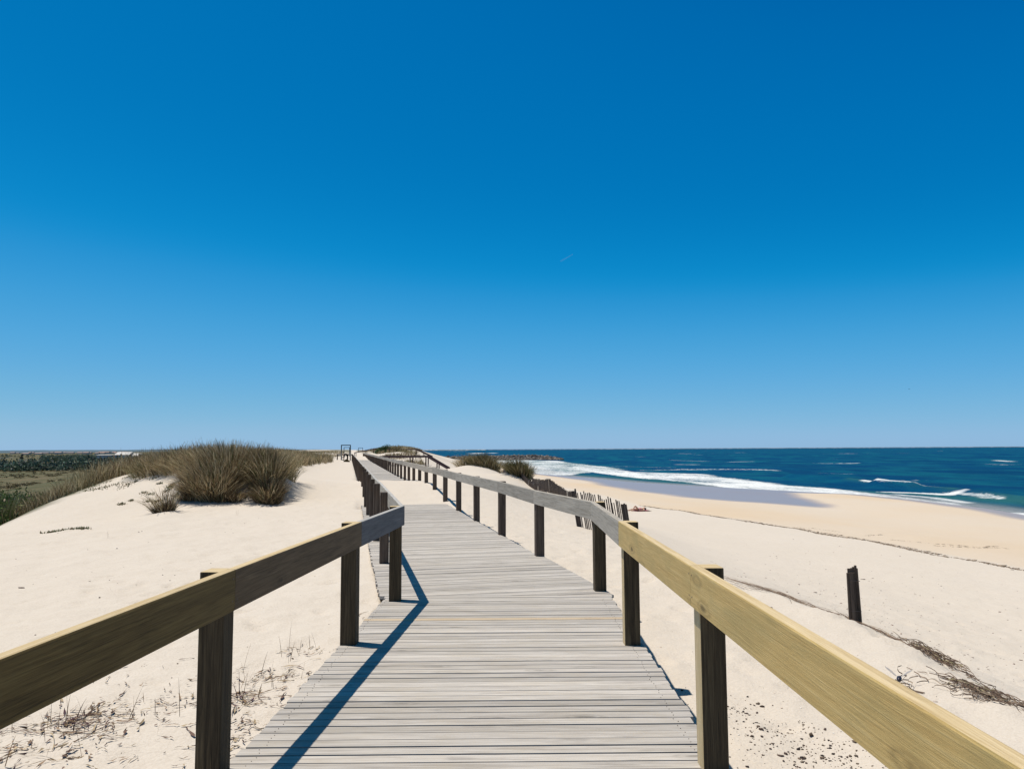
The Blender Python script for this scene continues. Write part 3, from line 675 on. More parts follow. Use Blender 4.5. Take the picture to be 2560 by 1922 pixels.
for (gx, gy, rx_, ry_, n_, h_, lab, wt) in [
    (.35, 40.3, .62, .9, 1500, .92, 'bushy grass clump just behind the slat fence, nearest the sea', (2.5, 3, 3, 1.4, 2)),
    (-1.9, 51.5, 1.0, 1.8, 2100, .95, 'wide grass clump capping a small sand knoll between the railing and the breakwater', (2.5, 3, 3, 1.3, 2)),
    (-3.0, 52.5, .8, 1.2, 550, .9, 'thin pale grass on the left shoulder of the small knoll, tips against the sea', (5, 2, 1, 3, .4)),
    (-.45, 50, .35, .5, 300, .55, 'little round grass tuft between the two clumps near the slat fences', (4, 3, 1, 2, .8))]:
    V = Veg(); tuft(V, gx, gy, rx_, ry_, n_, h_, r, spread=.8, wts=wt, width=.022, segs=3, wind=(-.22, 0), head=.15)
    o = V.build('marram_grass', M_blade); tag(o, lab, 'grass clump', 'marram grass clumps')
# the continuous grass cover of the dune ridge beyond
V = Veg()
def cover(n, y0, y1, fx0, fx1, h, width, segs=3, wts=(4, 3, 1.6, 2.4, .8), thr=-.2, pw=1.0, heads=.2):
    y = y0 + (y1 - y0) * r.random(n) ** pw; t = r.random(n); x = fx0(y) + (fx1(y) - fx0(y)) * t
    k = fbm(x * .45, y * .3, 103, 3) > thr; x, y = x[k], y[k]; m = len(x)
    cxn = np.round(x / .7) * .7 + .3 * np.sin(np.round(y / .9) * 12.9); cyn = np.round(y / .9) * .9
    az = np.arctan2(y - cyn, x - cxn) + r.normal(0, .6, m); lean = np.clip(.15 + .55 * np.hypot(x - cxn, y - cyn) + np.abs(r.normal(0, .15, m)), 0, 1.1)
    lx = np.cos(az) * lean - .12; ly = np.sin(az) * lean
    col = palette(DRY, wts, m, r) * (1 + .6 * fbm(x * .6, y * .4, 105, 2)[:, None])
    gm = np.clip(fbm(x * .4, y * .3, 107, 2) * 1.0, 0, .5)[:, None]; col = col * (1 - gm) + np.array([.17,.17,.07]) * gm
    wd = width * np.maximum(1, y / 35)
    V.add(blades(np.stack([x, y, ground(x, y) - .03], -1), h * r.uniform(.6, 1.1, m) * (1 + .35 * fbm(x * .5, y * .5, 109, 2)), np.arctan2(ly, lx), np.hypot(lx, ly), wd * r.uniform(.7, 1.3, m), col, segs, heads, 1.7, 5))
rightedge = lambda y: np.interp(y, [26, 30, 36, 44, 50, 67, 90, 110], [-9.0, -9.4, -10.9, -13.0, -14.1, -17.4, -21.0, -25.8]) + .5 * vnoise(y * .5, y * 0, 3)
cover(22000, 26.5, 44, lambda y: -15.6 - .1 * (y - 26), rightedge, .92, .014)
cover(20000, 40, 110, lambda y: rightedge(y) - 5.5, rightedge, 1.02, .014, pw=1.3)
cover(9500, 24.6, 36, lambda y: -17.6 - .2 * (y - 24), lambda y: -13.9 - .18 * (y - 24) + .3 * vnoise(y * 2, y * 0, 9), .62, .012, wts=(4, 3, 1, 3, .8), thr=-.45)
cover(5000, 19.5, 27, lambda y: -17.5 + 0 * y, lambda y: np.interp(y, [19, 21, 25, 27], [-15.2, -14.9, -14.9, -14.6]), .45, .011, wts=(3, 3, 3, 2, 1), thr=-.25)
o = V.build('dune_grass', M_blade); tag(o, 'continuous cover of dry dune grass along the ridge inland of the path', 'dune grass', kind='stuff')
# hummocky cover on the far dunes either side of the path
V = Veg()
cover(9000, 110, 330, lambda y: cx(y) - 30, lambda y: cx(y) - 4, .8, .014, pw=1.2, thr=0)
cover(5200, 84, 142, lambda y: cx(y) + 3.6, lambda y: cx(y) + np.interp(y, [84, 142], [7.5, 11]), .6, .014, thr=.02, wts=(2, 4, 2, 1.5, 3))
cover(9000, 140, 320, lambda y: cx(y) + 3.5, lambda y: cx(y) + np.interp(y, [140, 200, 320], [10, 17, 28]), .8, .014, thr=.0)
o = V.build('far_dune_grass', M_blade); tag(o, 'hummocky grass cover on the far dunes around the path end', 'dune grass', kind='stuff')

def leafball(n, rad, leaf, cols, wts, r, elong=2.4, hollow=.35, flat=.0):
    d = r.normal(0, 1, (n, 3)); d /= np.linalg.norm(d, axis=1)[:, None]; rr = (hollow + (1 - hollow) * r.random(n)) ** .6
    bump_ = 1 + .35 * np.sin(d[:, 0] * 4 + 1) * np.sin(d[:, 1] * 5 + 2) + .15 * np.sin(d[:, 2] * 9)
    p = d * rr[:, None] * bump_[:, None] * np.array(rad); p[:, 2] = np.abs(p[:, 2]) 
    a = r.normal(0, 1, (n, 3)); a[:, 2] += .8; a /= np.linalg.norm(a, axis=1)[:, None]; b = np.cross(a, r.normal(0, 1, (n, 3))); b /= np.linalg.norm(b, axis=1)[:, None]
    L = leaf * r.uniform(.6, 1.4, n)[:, None]; A = a * L * elong / 2; B = b * L / 2
    co = np.stack([p - A, p + B, p + A, p - B], 1).reshape(-1, 3); q = np.arange(n * 4).reshape(n, 4)
    return co, q, np.repeat(palette(cols, wts, n, r, .25), 4, 0)
GRN = [(.065,.12,.025), (.12,.19,.04), (.04,.07,.022), (.19,.21,.08), (.20,.15,.09)]
protos = []
for k in range(3):
    co, q, c = leafball(2600, (1.0, 1.0, 1.35), .055, GRN, (4, 3, 3, 1.2, .5 + .5 * k), r, 3.0)
    V = Veg(); V.add((co, q, c)); n_ = 160; a = r.uniform(0, 6.28, n_); R_ = np.sqrt(r.random(n_)) * .7
    V.add(blades(np.stack([R_ * np.cos(a), R_ * np.sin(a), np.zeros(n_)], -1), r.uniform(1.2, 1.75, n_), a, np.full(n_, .2), np.full(n_, .022), palette([(.2,.17,.09), (.11,.15,.05), (.3,.27,.16)], (2, 3, 1), n_, r), 4, .4, 1.6, k))
    protos.append(V.build('dune_shrub', M_leaf))
k = 0; tries = 0; spots = []
while len(spots) < 58 and tries < 900:
    tries += 1; y = random.uniform(21.5, 44); x = -y * random.uniform(.58, .80) - .4
    if x > -15.3 - .12 * (y - 21): continue
    if any(math.hypot(x - a, y - b) < 1.1 for a, b in spots): continue
    spots.append((x, y))
for i, (x, y) in enumerate(spots):
    o = protos[i] if i < 3 else protos[i % 3].copy()
    if i >= 3: COL.objects.link(o)
    g_ = gz(x, y); top = 1.6 - (.046 + .012 * random.random()) * y - .15 * (y < 24)
    sc_ = max(.35, min(1.7, (top - g_) / 1.7)); sc_ = min(sc_, (1.45 - g_ + -.02 * y) / 1.5) if sc_ > 1 else sc_
    o.location = (x, y, g_ - .1); o.rotation_euler = (0, 0, random.uniform(0, 6.28)); o.scale = (max(.8, sc_),) * 2 + (max(.35, sc_),)
    tag(o, 'dense green leafy shrub in the hollow behind the sand crest at the left edge', 'shrub', 'green shrubs behind the dune crest')
co, q, c = leafball(5200, (2.0, 1.6, 1.35), .10, [(.03,.075,.02), (.05,.11,.025), (.02,.04,.014)], (3, 2, 3), r, 1.8)
V = Veg(); V.add((co, q, c)); o = V.build('round_shrub', M_leaf); o.location = (-25.0, 152, gz(-25.0, 152) - .15)
tag(o, 'dark green rounded shrub on a far dune beside the path end', 'shrub')
for (x, y, s_, lab) in [(-22.4, 150, 1.5, 'brown heathy bush right of the dark green shrub on the far dune'), (-22.75, 106, .42, 'low olive bush at the foot of the inland railing, near the bending person')]:
    co, q, c = leafball(1500, (s_ * .9, s_ * .7, s_ * .8), .07, [(.15,.11,.05), (.20,.17,.09), (.07,.06,.03)], (3, 2, 2), r, 2.4)
    V = Veg(); V.add((co, q, c)); o = V.build('heath_bush', M_leaf); o.location = (x, y, gz(x, y) - .05); tag(o, lab, 'bush')

# creeping plants on the sand
def creeper(name, pts, n, leaf, lab, cols=((.10,.13,.06), (.20,.20,.12), (.17,.11,.06)), stuff=True, sx=1.0):
    V = Veg(); 
    pts = np.array(pts); idx = r.integers(0, len(pts), n); sp = pts[idx, 2]
    x = pts[idx, 0] + r.normal(0, 1, n) * sp * sx; y = pts[idx, 1] + r.normal(0, 1, n) * sp
    b = np.stack([x, y, ground(x, y)], -1)
    V.add(blades(b, leaf * r.uniform(.5, 1.5, n), r.uniform(0, 6.28, n), r.uniform(.3, 1.0, n), np.full(n, leaf * .45), palette(list(cols), (1,) * len(cols), n, r), 2, 0, 1.4, 3))
    o = V.build(name, M_leaf)
    if stuff: tag(o, lab, 'plants', kind='stuff')
    else: tag(o, lab, 'plant')
    return o
cp = []
for k in range(26):
    t = random.random(); x = -15.0 + 3.6 * t + random.uniform(-.3, .3); y = 24.5 + 2.2 * random.random(); cp.append((x, y, random.uniform(.03, .22)))
for k in range(16): cp.append((-10.7 + random.uniform(-.5, .5), 23.2 + random.uniform(-1.2, 1.3), random.uniform(.02, .08)))
for k in range(9): cp.append((-7.9 + random.uniform(-.25, .25), 22.9 + random.uniform(-.2, 1.0), .035))
creeper('sand_plants', cp, 2200, .05, 'small creeping plants scattered on the bright dune crest', stuff=True)
creeper('creeping_plant', [(-9.97 + .09 * k, 16.7 + .05 * k, .06) for k in range(8)], 150, .05, 'low creeping plant lying alone on the open sand at the far left', stuff=False)

# ------------------------------------------------------------------ litter on the sand
def sticks(name, centers, n, L, w, lab, cat, cols=((.14,.09,.07), (.26,.18,.12), (.36,.28,.18)), flat=1.35, up=.05, kind='stuff'):
    """centers: (x,y,spread,weight)"""
    c = np.array(centers); p = c[:, 3] / c[:, 3].sum(); idx = r.choice(len(c), n, p=p)
    x = c[idx, 0] + r.normal(0, 1, n) * c[idx, 2]; y = c[idx, 1] + r.normal(0, 1, n) * c[idx, 2]
    lean = np.where(r.random(n) < up, r.uniform(.1, .7, n), r.uniform(flat - .15, flat + .12, n))
    V = Veg(); ll = L * np.exp(r.normal(0, .5, n)); b = np.stack([x, y, ground(x, y) + .004], -1)
    co, q, k = blades(b, ll, r.uniform(0, 6.28, n), lean, w * r.uniform(.6, 1.6, n), palette(list(cols), (1,) * len(cols), n, r), 4, 0, 1.0, 9)
    # keep flat twigs on the surface, with a little kink
    gz_ = ground(co[:, 0], co[:, 1]); fl = np.repeat(lean > 1.1, 10)
    j = r.normal(0, .006, len(co)); co[:, 0] += j * fl; co[:, 1] += r.normal(0, .004, len(co)) * fl
    co[:, 2] = np.where(fl, gz_ + .004 + .012 * np.abs(np.sin(co[:, 0] * 40 + co[:, 1] * 31)), co[:, 2])
    V.add((co, q, k)); o = V.build(name, M_twig); tag(o, lab, cat, kind=kind); return o
tw = [(-2.75, 4.95, .16, 5), (-2.35, 5.2, .3, 5), (-3.1, 4.6, .3, 4), (-2.2, 4.6, .3, 4), (-2.0, 5.6, .22, 3), (-1.75, 5.9, .12, 2.5), (-1.72, 5.3, .12, 3), (-1.62, 4.7, .12, 2.5), (-1.62, 4.1, .12, 2), (-2.6, 4.2, .4, 3), (-3.4, 5.1, .3, 2), (-3.6, 4.4, .35, 2), (-1.75, 6.6, .12, 1.2), (-1.6, 7.9, .06, .6), (-2.6, 5.7, .35, 1.5)]
sticks('dry_twigs', tw, 620, .10, .0032, 'dry twigs and grass straws strewn on the sand beside the near left railing', 'twigs')
sticks('dead_leaves', tw, 240, .018, .006, 'small dark dead leaf scraps among the twigs', 'leaf scraps', cols=((.09,.05,.04), (.16,.10,.08)), up=.02)
for (x, y, s_, n_, lab) in [(-2.73, 4.98, .07, 46, 'purplish brown dry leaf bunch in the middle of the twig litter'), (-2.82, 4.28, .06, 40, 'dark dry bunch at the bottom edge of the twig litter, left of the near post'), (-1.93, 5.35, .09, 80, 'matted straw bunch on the sand just right of the near left post')]:
    sticks('dry_grass_bunch', [(x, y, s_, 1)], n_, .10, .006, lab, 'dry bunch', cols=((.09,.05,.06), (.15,.10,.08), (.22,.15,.09)), up=.12, kind=None)
# a few live shoots beside the deck
sticks('sprouting_straws', [(-1.78, 6.55, .1, 2), (-2.05, 5.75, .1, 1), (-2.2, 5.1, .2, 1), (-2.6, 4.75, .2, 1), (-4.6, 11.5, .05, .3), (-7.9, 15.2, .05, .4), (-6.9, 19.5, .05, .3)], 34, .13, .0032, 'thin upright straws growing out of the sand beside the deck', 'straws', cols=((.22,.15,.09), (.30,.20,.12)), up=1.0)
# pebbles and dark shell grit
def chips(name, centers, n, size, cols, lab, cat, mat, squash=.5):
    bm_ = bmesh.new(); bmesh.ops.create_icosphere(bm_, subdivisions=1, radius=1); base = np.array([v.co[:] for v in bm_.verts]); fc = np.array([[v.index for v in f.verts] for f in bm_.faces]); bm_.free()
    c = np.array(centers); p = c[:, 4] / c[:, 4].sum(); idx = r.choice(len(c), n, p=p)
    x = c[idx, 0] + r.normal(0, 1, n) * c[idx, 2]; y = c[idx, 1] + r.normal(0, 1, n) * c[idx, 3]; sz = size * np.exp(r.normal(0, .55, n))
    ang = r.uniform(0, 6.28, n); nb = len(base)
    B = base[None] * (1 + r.normal(0, .22, (n, nb, 1))) * sz[:, None, None] * np.stack([r.uniform(.8, 1.5, n), r.uniform(.6, 1.0, n), np.full(n, squash)], -1)[:, None]
    X = B[..., 0] * np.cos(ang)[:, None] - B[..., 1] * np.sin(ang)[:, None]; Y_ = B[..., 0] * np.sin(ang)[:, None] + B[..., 1] * np.cos(ang)[:, None]
    co = np.stack([X + x[:, None], Y_ + y[:, None], B[..., 2] + (ground(x, y) + sz * squash * .35)[:, None]], -1).reshape(-1, 3)
    q = (fc[None] + (np.arange(n) * nb)[:, None, None]).reshape(-1, 3)
    o = fast_mesh(name, co, q, np.repeat(palette(cols, (1,) * len(cols), n, r), nb, 0), mat); tag(o, lab, cat, kind='stuff'); return o
DK_ = [(.045,.035,.035), (.10,.07,.06), (.16,.12,.09)]
chips('dark_pebbles', [(1.68, 5.95, .12, .12, 2), (1.88, 5.5, .17, .16, 4), (1.98, 5.1, .15, .15, 4), (1.7, 5.0, .2, .25, 3), (1.6, 5.5, .15, .3, 1.5), (2.2, 5.1, .14, .18, 2), (1.65, 6.3, .15, .3, .5)], 620, .0050, DK_, 'dark pebbles and bark chips on the sand under the near right railing', 'pebbles', M_twig)
chips('shell_fragments', [(1.7, 5.2, .45, .8, 3), (2.4, 6.5, .6, 1.2, 2), (1.4, 8, .4, 1.5, 1)], 240, .0042, [(.75,.72,.68), (.6,.5,.42)], 'tiny pale shell fragments glinting on the sand right of the deck', 'shells', M_twig)
chips('sand_specks', [(-4, 9, 2.2, 3, 3), (-2.5, 6.5, .8, 1.2, 1.5), (-8, 15, 3, 4, 1), (2.2, 7, .7, 2, 1), (-5, 18, 1.5, 3, 1)], 300, .0050, DK_, 'sparse dark specks of litter across the dune sand', 'specks', M_twig)
chips('beach_specks', [(9, 20, 2, 4, 3), (12, 25, 3, 4, 3), (8.5, 16, 1.2, 2.5, 2), (12, 36, 4, 4, 1.0)], 900, .010, [(.20,.12,.10), (.28,.22,.18)], 'brown flecks of debris scattered over the upper beach', 'specks', M_twig, .3)
# tide wrack
def wrack(lines, n, lab):
    pts = []
    for L, wdt, wt in lines:
        for (a, b_) in zip(L[:-1], L[1:]):
            d = math.hypot(b_[0] - a[0], b_[1] - a[1]); m = max(2, int(d / .35))
            for k in range(m):
                t = k / m; pts.append((a[0] + (b_[0] - a[0]) * t, a[1] + (b_[1] - a[1]) * t, wdt, wdt * 1.6, wt * (.25 + 1.5 * max(0, .5 + float(vnoise(t * 3 + a[0], a[1], 8))))))
    return chips('seaweed_wrack', pts, n, .026, [(.20,.145,.10), (.28,.21,.15), (.36,.28,.21)], lab, 'seaweed', M_twig, .18)
wrack([([(10.9,66),(13.0,60.6),(14.1,56.1),(15.4,51.4),(16.6,47.5),(17.2,44),(17.8,41.6),(18.4,40),(18.6,38),(18.7,35.8),(19.4,33.5),(19.7,32.1),(19.8,30.2)], .10, 3.2), ([(15.2,51.5),(17.0,46),(17.9,43.3),(18.6,39.2),(19.4,35)], .14, 1.2),
       ([(20.3,41.6),(20.8,40.8),(22,40.6),(23.4,40.2),(25.7,40.1)], .07, .9), ([(21.3,39.2),(22.9,39.4),(24.4,39.8)], .05, .8), ([(24.3,40.2),(25.8,41.3)], .06, .8), ([(17.4,47.8),(18.6,47.9),(19.4,45.9)], .1, .6), ([(19.9,43.9),(21.8,45.6)], .08, .5), ([(7.8,61),(9.2,58.6),(10,60)], .12, .35)], 5200, 'broken line of brown seaweed marking the last tide on the beach')
# roots and tangles along the sand crest on the right
def strand(V, pts, n, jit, w, cols):
    for _ in range(n):
        j = r.normal(0, jit, 3); P_ = [np.array(p[:2]) + j[:2] + r.normal(0, jit * .5, 2) for p in pts]
        Q = []
        for a, b_ in zip(P_[:-1], P_[1:]):
            for t in np.linspace(0, 1, 6)[:-1]: Q.append(a * (1 - t) + b_ * t)
        Q.append(P_[-1]); Q = np.array(Q); Q += r.normal(0, .006, Q.shape)
        k0 = r.integers(0, max(1, len(Q) - 6)); k1 = min(len(Q), k0 + r.integers(5, 16)); Q = Q[k0:k1]
        if len(Q) < 3 or vnoise(Q[0, 1] * 1.7, Q[0, 0] * .2, 15) < -.12: continue
        z = ground(Q[:, 0], Q[:, 1]) + .008 + .02 * abs(r.normal()) * np.sin(np.linspace(0, 3.14, len(Q)))
        d = np.gradient(Q, axis=0); nn = np.stack([-d[:, 1], d[:, 0]], -1); nn /= np.linalg.norm(nn, axis=1)[:, None] + 1e-9
        L_ = np.concatenate([Q - nn * w / 2, z[:, None]], 1); R_ = np.concatenate([Q + nn * w / 2, z[:, None] + w * .4], 1)
        co = np.stack([L_, R_], 1).reshape(-1, 3); k = np.arange(len(Q) - 1) * 2; q = np.stack([k, k + 1, k + 3, k + 2], -1)
        V.add((co, q, np.repeat(palette(cols, (1,) * len(cols), 1, r), len(co), 0)))
RT = [(.11,.075,.055), (.19,.135,.10), (.27,.21,.15)]
crestline = [(2.55, 12.2), (2.9, 11.2), (3.25, 10.4), (3.5, 9.8), (3.7, 9.2), (3.78, 8.8), (3.95, 8.3), (4.02, 7.9), (3.98, 7.3), (3.85, 6.9)]
V = Veg(); strand(V, crestline, 75, .045, .0045, RT); strand(V, crestline[:5], 60, .14, .0035, RT)
o = V.build('dry_roots', M_twig); tag(o, 'thin dry roots trailing along the sand crest past the slat stump', 'roots', kind='stuff')
def tangle(name, c_, rx, ry, rz, n, lab, rot=0.0, w=.005):
    V = Veg(); 
    for _ in range(n):
        m = 9; a = r.uniform(0, 6.28) + np.cumsum(r.normal(0, .55, m)); st = r.uniform(.02, .045)
        p0 = r.normal(0, .45, 2); P_ = p0 + np.cumsum(np.stack([np.cos(a), np.sin(a)], -1) * st / max(rx, ry), 0)
        x = P_[:, 0] * rx; y = P_[:, 1] * ry; X = c_[0] + x * math.cos(rot) - y * math.sin(rot); Y_ = c_[1] + x * math.sin(rot) + y * math.cos(rot)
        hgt = rz * max(0, 1 - (p0[0] ** 2 + p0[1] ** 2) * .6) * r.random()
        z = ground(X, Y_) + .006 + hgt + .01 * np.sin(np.linspace(0, 6, m) + r.uniform(0, 6))
        co = np.stack([np.stack([X, Y_, z - w / 2], -1), np.stack([X + w * .6, Y_ + w * .3, z + w / 2], -1)], 1).reshape(-1, 3); k = np.arange(m - 1) * 2
        V.add((co, np.stack([k, k + 1, k + 3, k + 2], -1), np.repeat(palette(RT + [(.30,.26,.16)], (3, 2, 1, .4), 1, r), 2 * m, 0)))
    o = V.build(name, M_twig); tag(o, lab, 'root tangle', 'dry root tangles'); return o
tangle('root_tangle', (3.98, 7.45), (.17), .50, .09, 170, 'dense mat of dry roots and grass on the crest, nearer the slat stump', .18)
tangle('root_tangle', (3.55, 6.0), .16, .38, .05, 130, 'loose tangle of pale dry stalks at the right edge of the picture', .2)
tangle('root_tangle', (3.05, 6.2), .10, .10, .10, 14, 'small forked twig sticking up just behind the near yellow rail', .2, .007)

# ------------------------------------------------------------------ slat fences
def slat_fence(a, b_, h, spacing, wslat, lab, lean=(-.2, 0), post_a=True, post_b=True, skip=.08, hj=.06, zabs=None):
    a = Vector(a); b_ = Vector(b_); L_ = (b_ - a).length; d = (b_ - a).normalized(); root = empty('sand_fence', (a.x, a.y, gz(a.x, a.y))); tag(root, lab, 'fence', 'old slat fences on the dune')
    inv = Matrix.Translation((-a.x, -a.y, -gz(a.x, a.y))); S = Lumber(); t = .06
    while t < L_ - .05:
        if random.random() > skip:
            x, y = a.x + d.x * t, a.y + d.y * t; g_ = gz(x, y); hh = h * (1 + random.uniform(-hj, hj)) * (.6 if random.random() < .04 else 1)
            tp = (g_ + hh) if zabs is None else zabs[0] + (zabs[1] - zabs[0]) * t / L_ + random.uniform(-hj, hj) * h
            S.board((x, y, g_ - .2), (x + lean[0] + random.uniform(-.005, .005), y + lean[1], tp), wslat * random.uniform(.8, 1.2), .012, up=(d.y, -d.x, 0))
        t += spacing * random.uniform(.85, 1.15)
    sp = S.build('slat_panel', M_slat, root); sp.matrix_parent_inverse = inv
    Wr = Lumber()
    for f in (.35, .75):
        p = [Vector((a.x + d.x * L_ * k / 6 + lean[0] * f, a.y + d.y * L_ * k / 6 + lean[1] * f + .012, gz(a.x + d.x * L_ * k / 6, a.y + d.y * L_ * k / 6) + h * f)) for k in range(7)]
        for u_, v_ in zip(p[:-1], p[1:]): Wr.board(u_, v_, .005, .005)
    o = Wr.build('wire', M_nail, root); o.matrix_parent_inverse = inv
    for on, q in ((post_a, a), (post_b, b_)):
        if not on: continue
        P_ = Lumber(); g_ = gz(q.x, q.y)
        for k in range(3): P_.board((q.x + (k - 1) * .045, q.y + random.uniform(-.02, .02), g_ - .25), (q.x + (k - 1) * .04 + lean[0] * 1.05, q.y + lean[1], g_ + h * random.uniform(.97, 1.06)), .043, .05, up=(0, 1, 0))
        o = P_.build('post', M_slat, root); o.matrix_parent_inverse = inv
    return root
slat_fence((1.83, 21.0), (3.08, 20.2), .98, .052, .026, 'short leaning slat fence right behind the bend of the seaward railing', lean=(-.17, 0))
slat_fence((2.62, 33), (1.25, 49), .74, .062, .034, 'long slat fence running up the dune edge toward the sea side grass clump', lean=(-.03, .05), post_b=False, skip=.02)
slat_fence((1.62, 35.6), (-.5, 42.5), .34, .06, .036, 'low half buried slat fence below the bushy grass clump', lean=(-.03, .05), post_a=False, post_b=False, skip=.02)
sl = empty('slat_stump', (3.80, 8.72, gz(3.80, 8.72))); tag(sl, 'lone dark upright bundle of old fence slats standing on the sand crest', 'fence stump')
inv = Matrix.Translation((-3.80, -8.72, -gz(3.80, 8.72))); g_ = gz(3.80, 8.72)
S = Lumber()
for (dx, dy, h_, w_) in [(-.045, -.005, .55, .026), (-.02, -.012, .555, .030), (.006, -.008, .553, .024), (-.028, .02, .595, .022), (.0, .022, .60, .020), (.018, .02, .612, .02), (.034, .01, .63, .018), (.045, 0, .60, .012)]:
    S.board((3.79 + dx * 1.35 + .012, 8.72 + dy, g_ - .15), (3.79 + dx * 1.12 - .008, 8.72 + dy, g_ + h_), w_ * 1.2, .02, up=(0, 1, 0))
o = S.build('slat_bundle', M_post, sl); o.matrix_parent_inverse = inv
S = Lumber()
for f in (.47, .14): S.board((3.73 + .01 * (1 - f), 8.70, g_ + f), (3.845 + .015 * (1 - f), 8.70, g_ + f - .008), .006, .006)
o = S.build('wire', M_nail, sl); o.matrix_parent_inverse = inv

# ------------------------------------------------------------------ portals, stairs, far rails
def portal(x0, x1, y, ztop, lab, box=False, zb=None):
    g_ = gz((x0 + x1) / 2, y) if zb is None else zb; root = empty('square_portal', ((x0 + x1) / 2, y, g_)); tag(root, lab, 'portal frame', 'square portal frames')
    inv = Matrix.Translation((-(x0 + x1) / 2, -y, -g_)); T = .13
    def part(nm, a, b_, up=(0, 0, 1), w=T):
        L = Lumber(); L.board(a, b_, w, w, up=up); o = L.build(nm, M_portal, root); o.matrix_parent_inverse = inv
    part('upright', (x0 + T / 2, y, g_ - .3), (x0 + T / 2, y, ztop - T), (0, 1, 0)); part('upright', (x1 - T / 2, y, g_ - .3), (x1 - T / 2, y, ztop - T), (0, 1, 0))
    part('crossbar', (x0, y, ztop - T / 2 + .001), (x1, y, ztop - T / 2 + .001))
    if box:
        part('foot_bar', (x0 + T + .002, y, g_ + .07), (x0 + .52, y, g_ + .07)); part('bench_bar', (x0 + T + .002, y, g_ + .42), (x0 + .52, y, g_ + .42)); part('short_leg', (x0 + .47, y, g_ + .14), (x0 + .47, y, g_ + .355), (0, 1, 0), .09)
    return root
portal(-26.2, -24.7, 118, 2.42, 'nearest and largest blue grey square frame, beside the bending person', True)
portal(-41.5, -40.0, 190, 2.32, 'second frame seen through the opening of the largest one')
portal(-53.9, -52.3, 270, 2.42, 'thin frame standing over the far end of the seaward railing')
portal(-72.0, -70.2, 430, 3.7, 'tiny frame on the skyline of the far dune, farthest of all')
def stairs(y0, w, xa, xb, xc, zt, zc, lab, pairs):
    g_ = gz(xb, y0); root = empty('beach_stairs', (xa, y0, 0)); tag(root, lab, 'stairs', 'wooden stairs to the beach'); inv = Matrix.Translation((-xa, -y0, 0))
    for yy_ in (y0, y0 + w):
        L = Lumber(); L.board((xa, yy_, zt - .1), (xb, yy_, zt - .1), .05, .2); L.board((xb + .003, yy_, zt - .1), (xc, yy_, zc - .1), .05, .2)
        o = L.build('handrail', M_darkrail, root); o.matrix_parent_inverse = inv
        for x in pairs:
            zz = zt if x <= xb else zt + (zc - zt) * (x - xb) / (xc - xb); gg = gz(x, yy_)
            L = Lumber(); L.board((x, yy_ + .09, min(gg, zz - 1.0) - .3), (x, yy_ + .09, zz - .02), .12, .12, up=(0, 1, 0)); o = L.build('post', M_darkrail, root); o.matrix_parent_inverse = inv
    L = Lumber(); x = xa
    while x < xb: L.board((x, y0 + .06, zt - 1.02), (x, y0 + w - .06, zt - 1.02), .14, .035); x += .15
    o = L.build('landing', M_deck, root); o.matrix_parent_inverse = inv
    L = Lumber(); n_ = 8
    for k in range(n_): t = (k + .5) / n_; L.board((xb + (xc - xb) * t, y0 + .06, zt - 1.02 + (zc - zt) * t), (xb + (xc - xb) * t, y0 + w - .06, zt - 1.02 + (zc - zt) * t), .26, .035)
    o = L.build('steps', M_deck, root); o.matrix_parent_inverse = inv
stairs(83, 2.3, -14.3, -9.15, -6.9, .97, -.35, 'nearer dark wooden stairway branching from the boardwalk down to the beach', [-13.6, -11.0, -9.3, -8.1])
stairs(150, 2.4, -24.4, -18.7, -15.7, 1.78, .35, 'farther stairway with its rail against the sky, behind the nearer one', [-23.5, -20.9, -18.9, -17.3])
R2 = empty('far_fence', (-33.6, 177, 0)); tag(R2, 'brown fence beyond the end of the seaward railing, crossing the far dune', 'fence'); inv = Matrix.Translation((33.6, -177, 0))
fp = [(-37.0, 181), (-34.0, 178.5), (-31.6, 175.5), (-29.4, 172.5), (-27.4, 170)]
for (a, b_) in zip(fp[:-1], fp[1:]):
    L = Lumber(); L.board((a[0], a[1], gz(*a) + .95), (b_[0], b_[1], gz(*b_) + .95), .05, .2); o = L.build('rail_board', M_darkrail, R2); o.matrix_parent_inverse = inv
for a in fp:
    for q_ in (0, 1):
        L = Lumber(); L.board((a[0] + .5 * q_, a[1] - .7 * q_, gz(*a) - .3), (a[0] + .5 * q_, a[1] - .7 * q_, gz(*a) + 1.0), .12, .12, up=(0, 1, 0)); o = L.build('post', M_darkrail, R2); o.matrix_parent_inverse = inv

# ------------------------------------------------------------------ breakwater
def rocks(name, n, lab, mat):
    bm_ = bmesh.new(); bmesh.ops.create_icosphere(bm_, subdivisions=1, radius=1); base = np.array([v.co[:] for v in bm_.verts]); fc = np.array([[v.index for v in f.verts] for f in bm_.faces]); bm_.free(); nb = len(base)
    t = r.random(n); x = -64 + t * 92; hmax = np.interp(x, [-64, -30, 14, 21, 28], [1.7, 2.3, 2.85, 2.1, .5]); v = r.uniform(-1, 1, n); y = 430 + v * (2 + 1.9 * hmax)
    z = SEA - .3 + hmax * (1 - np.abs(v)) * r.uniform(.75, 1.02, n) + .15; sz = r.uniform(.45, .85, n)
    Q = np.linalg.qr(r.normal(0, 1, (n, 3, 3)))[0]
    B = np.sign(base) * np.abs(base) ** .7; B = np.einsum('vk,nkj->nvj', B, Q) * (1 + r.normal(0, .13, (n, nb, 1))) * sz[:, None, None] * np.array([1.1, 1, .85])
    co = (B + np.stack([x, y, z], -1)[:, None]).reshape(-1, 3); q = (fc[None] + (np.arange(n) * nb)[:, None, None]).reshape(-1, 3)
    c = palette([(.15,.135,.125), (.09,.083,.08), (.24,.21,.18), (.045,.042,.042)], (3, 3, 1, 2), n, r)
    o = fast_mesh(name, co, q, np.repeat(c, nb, 0), mat); tag(o, lab, 'breakwater'); return o
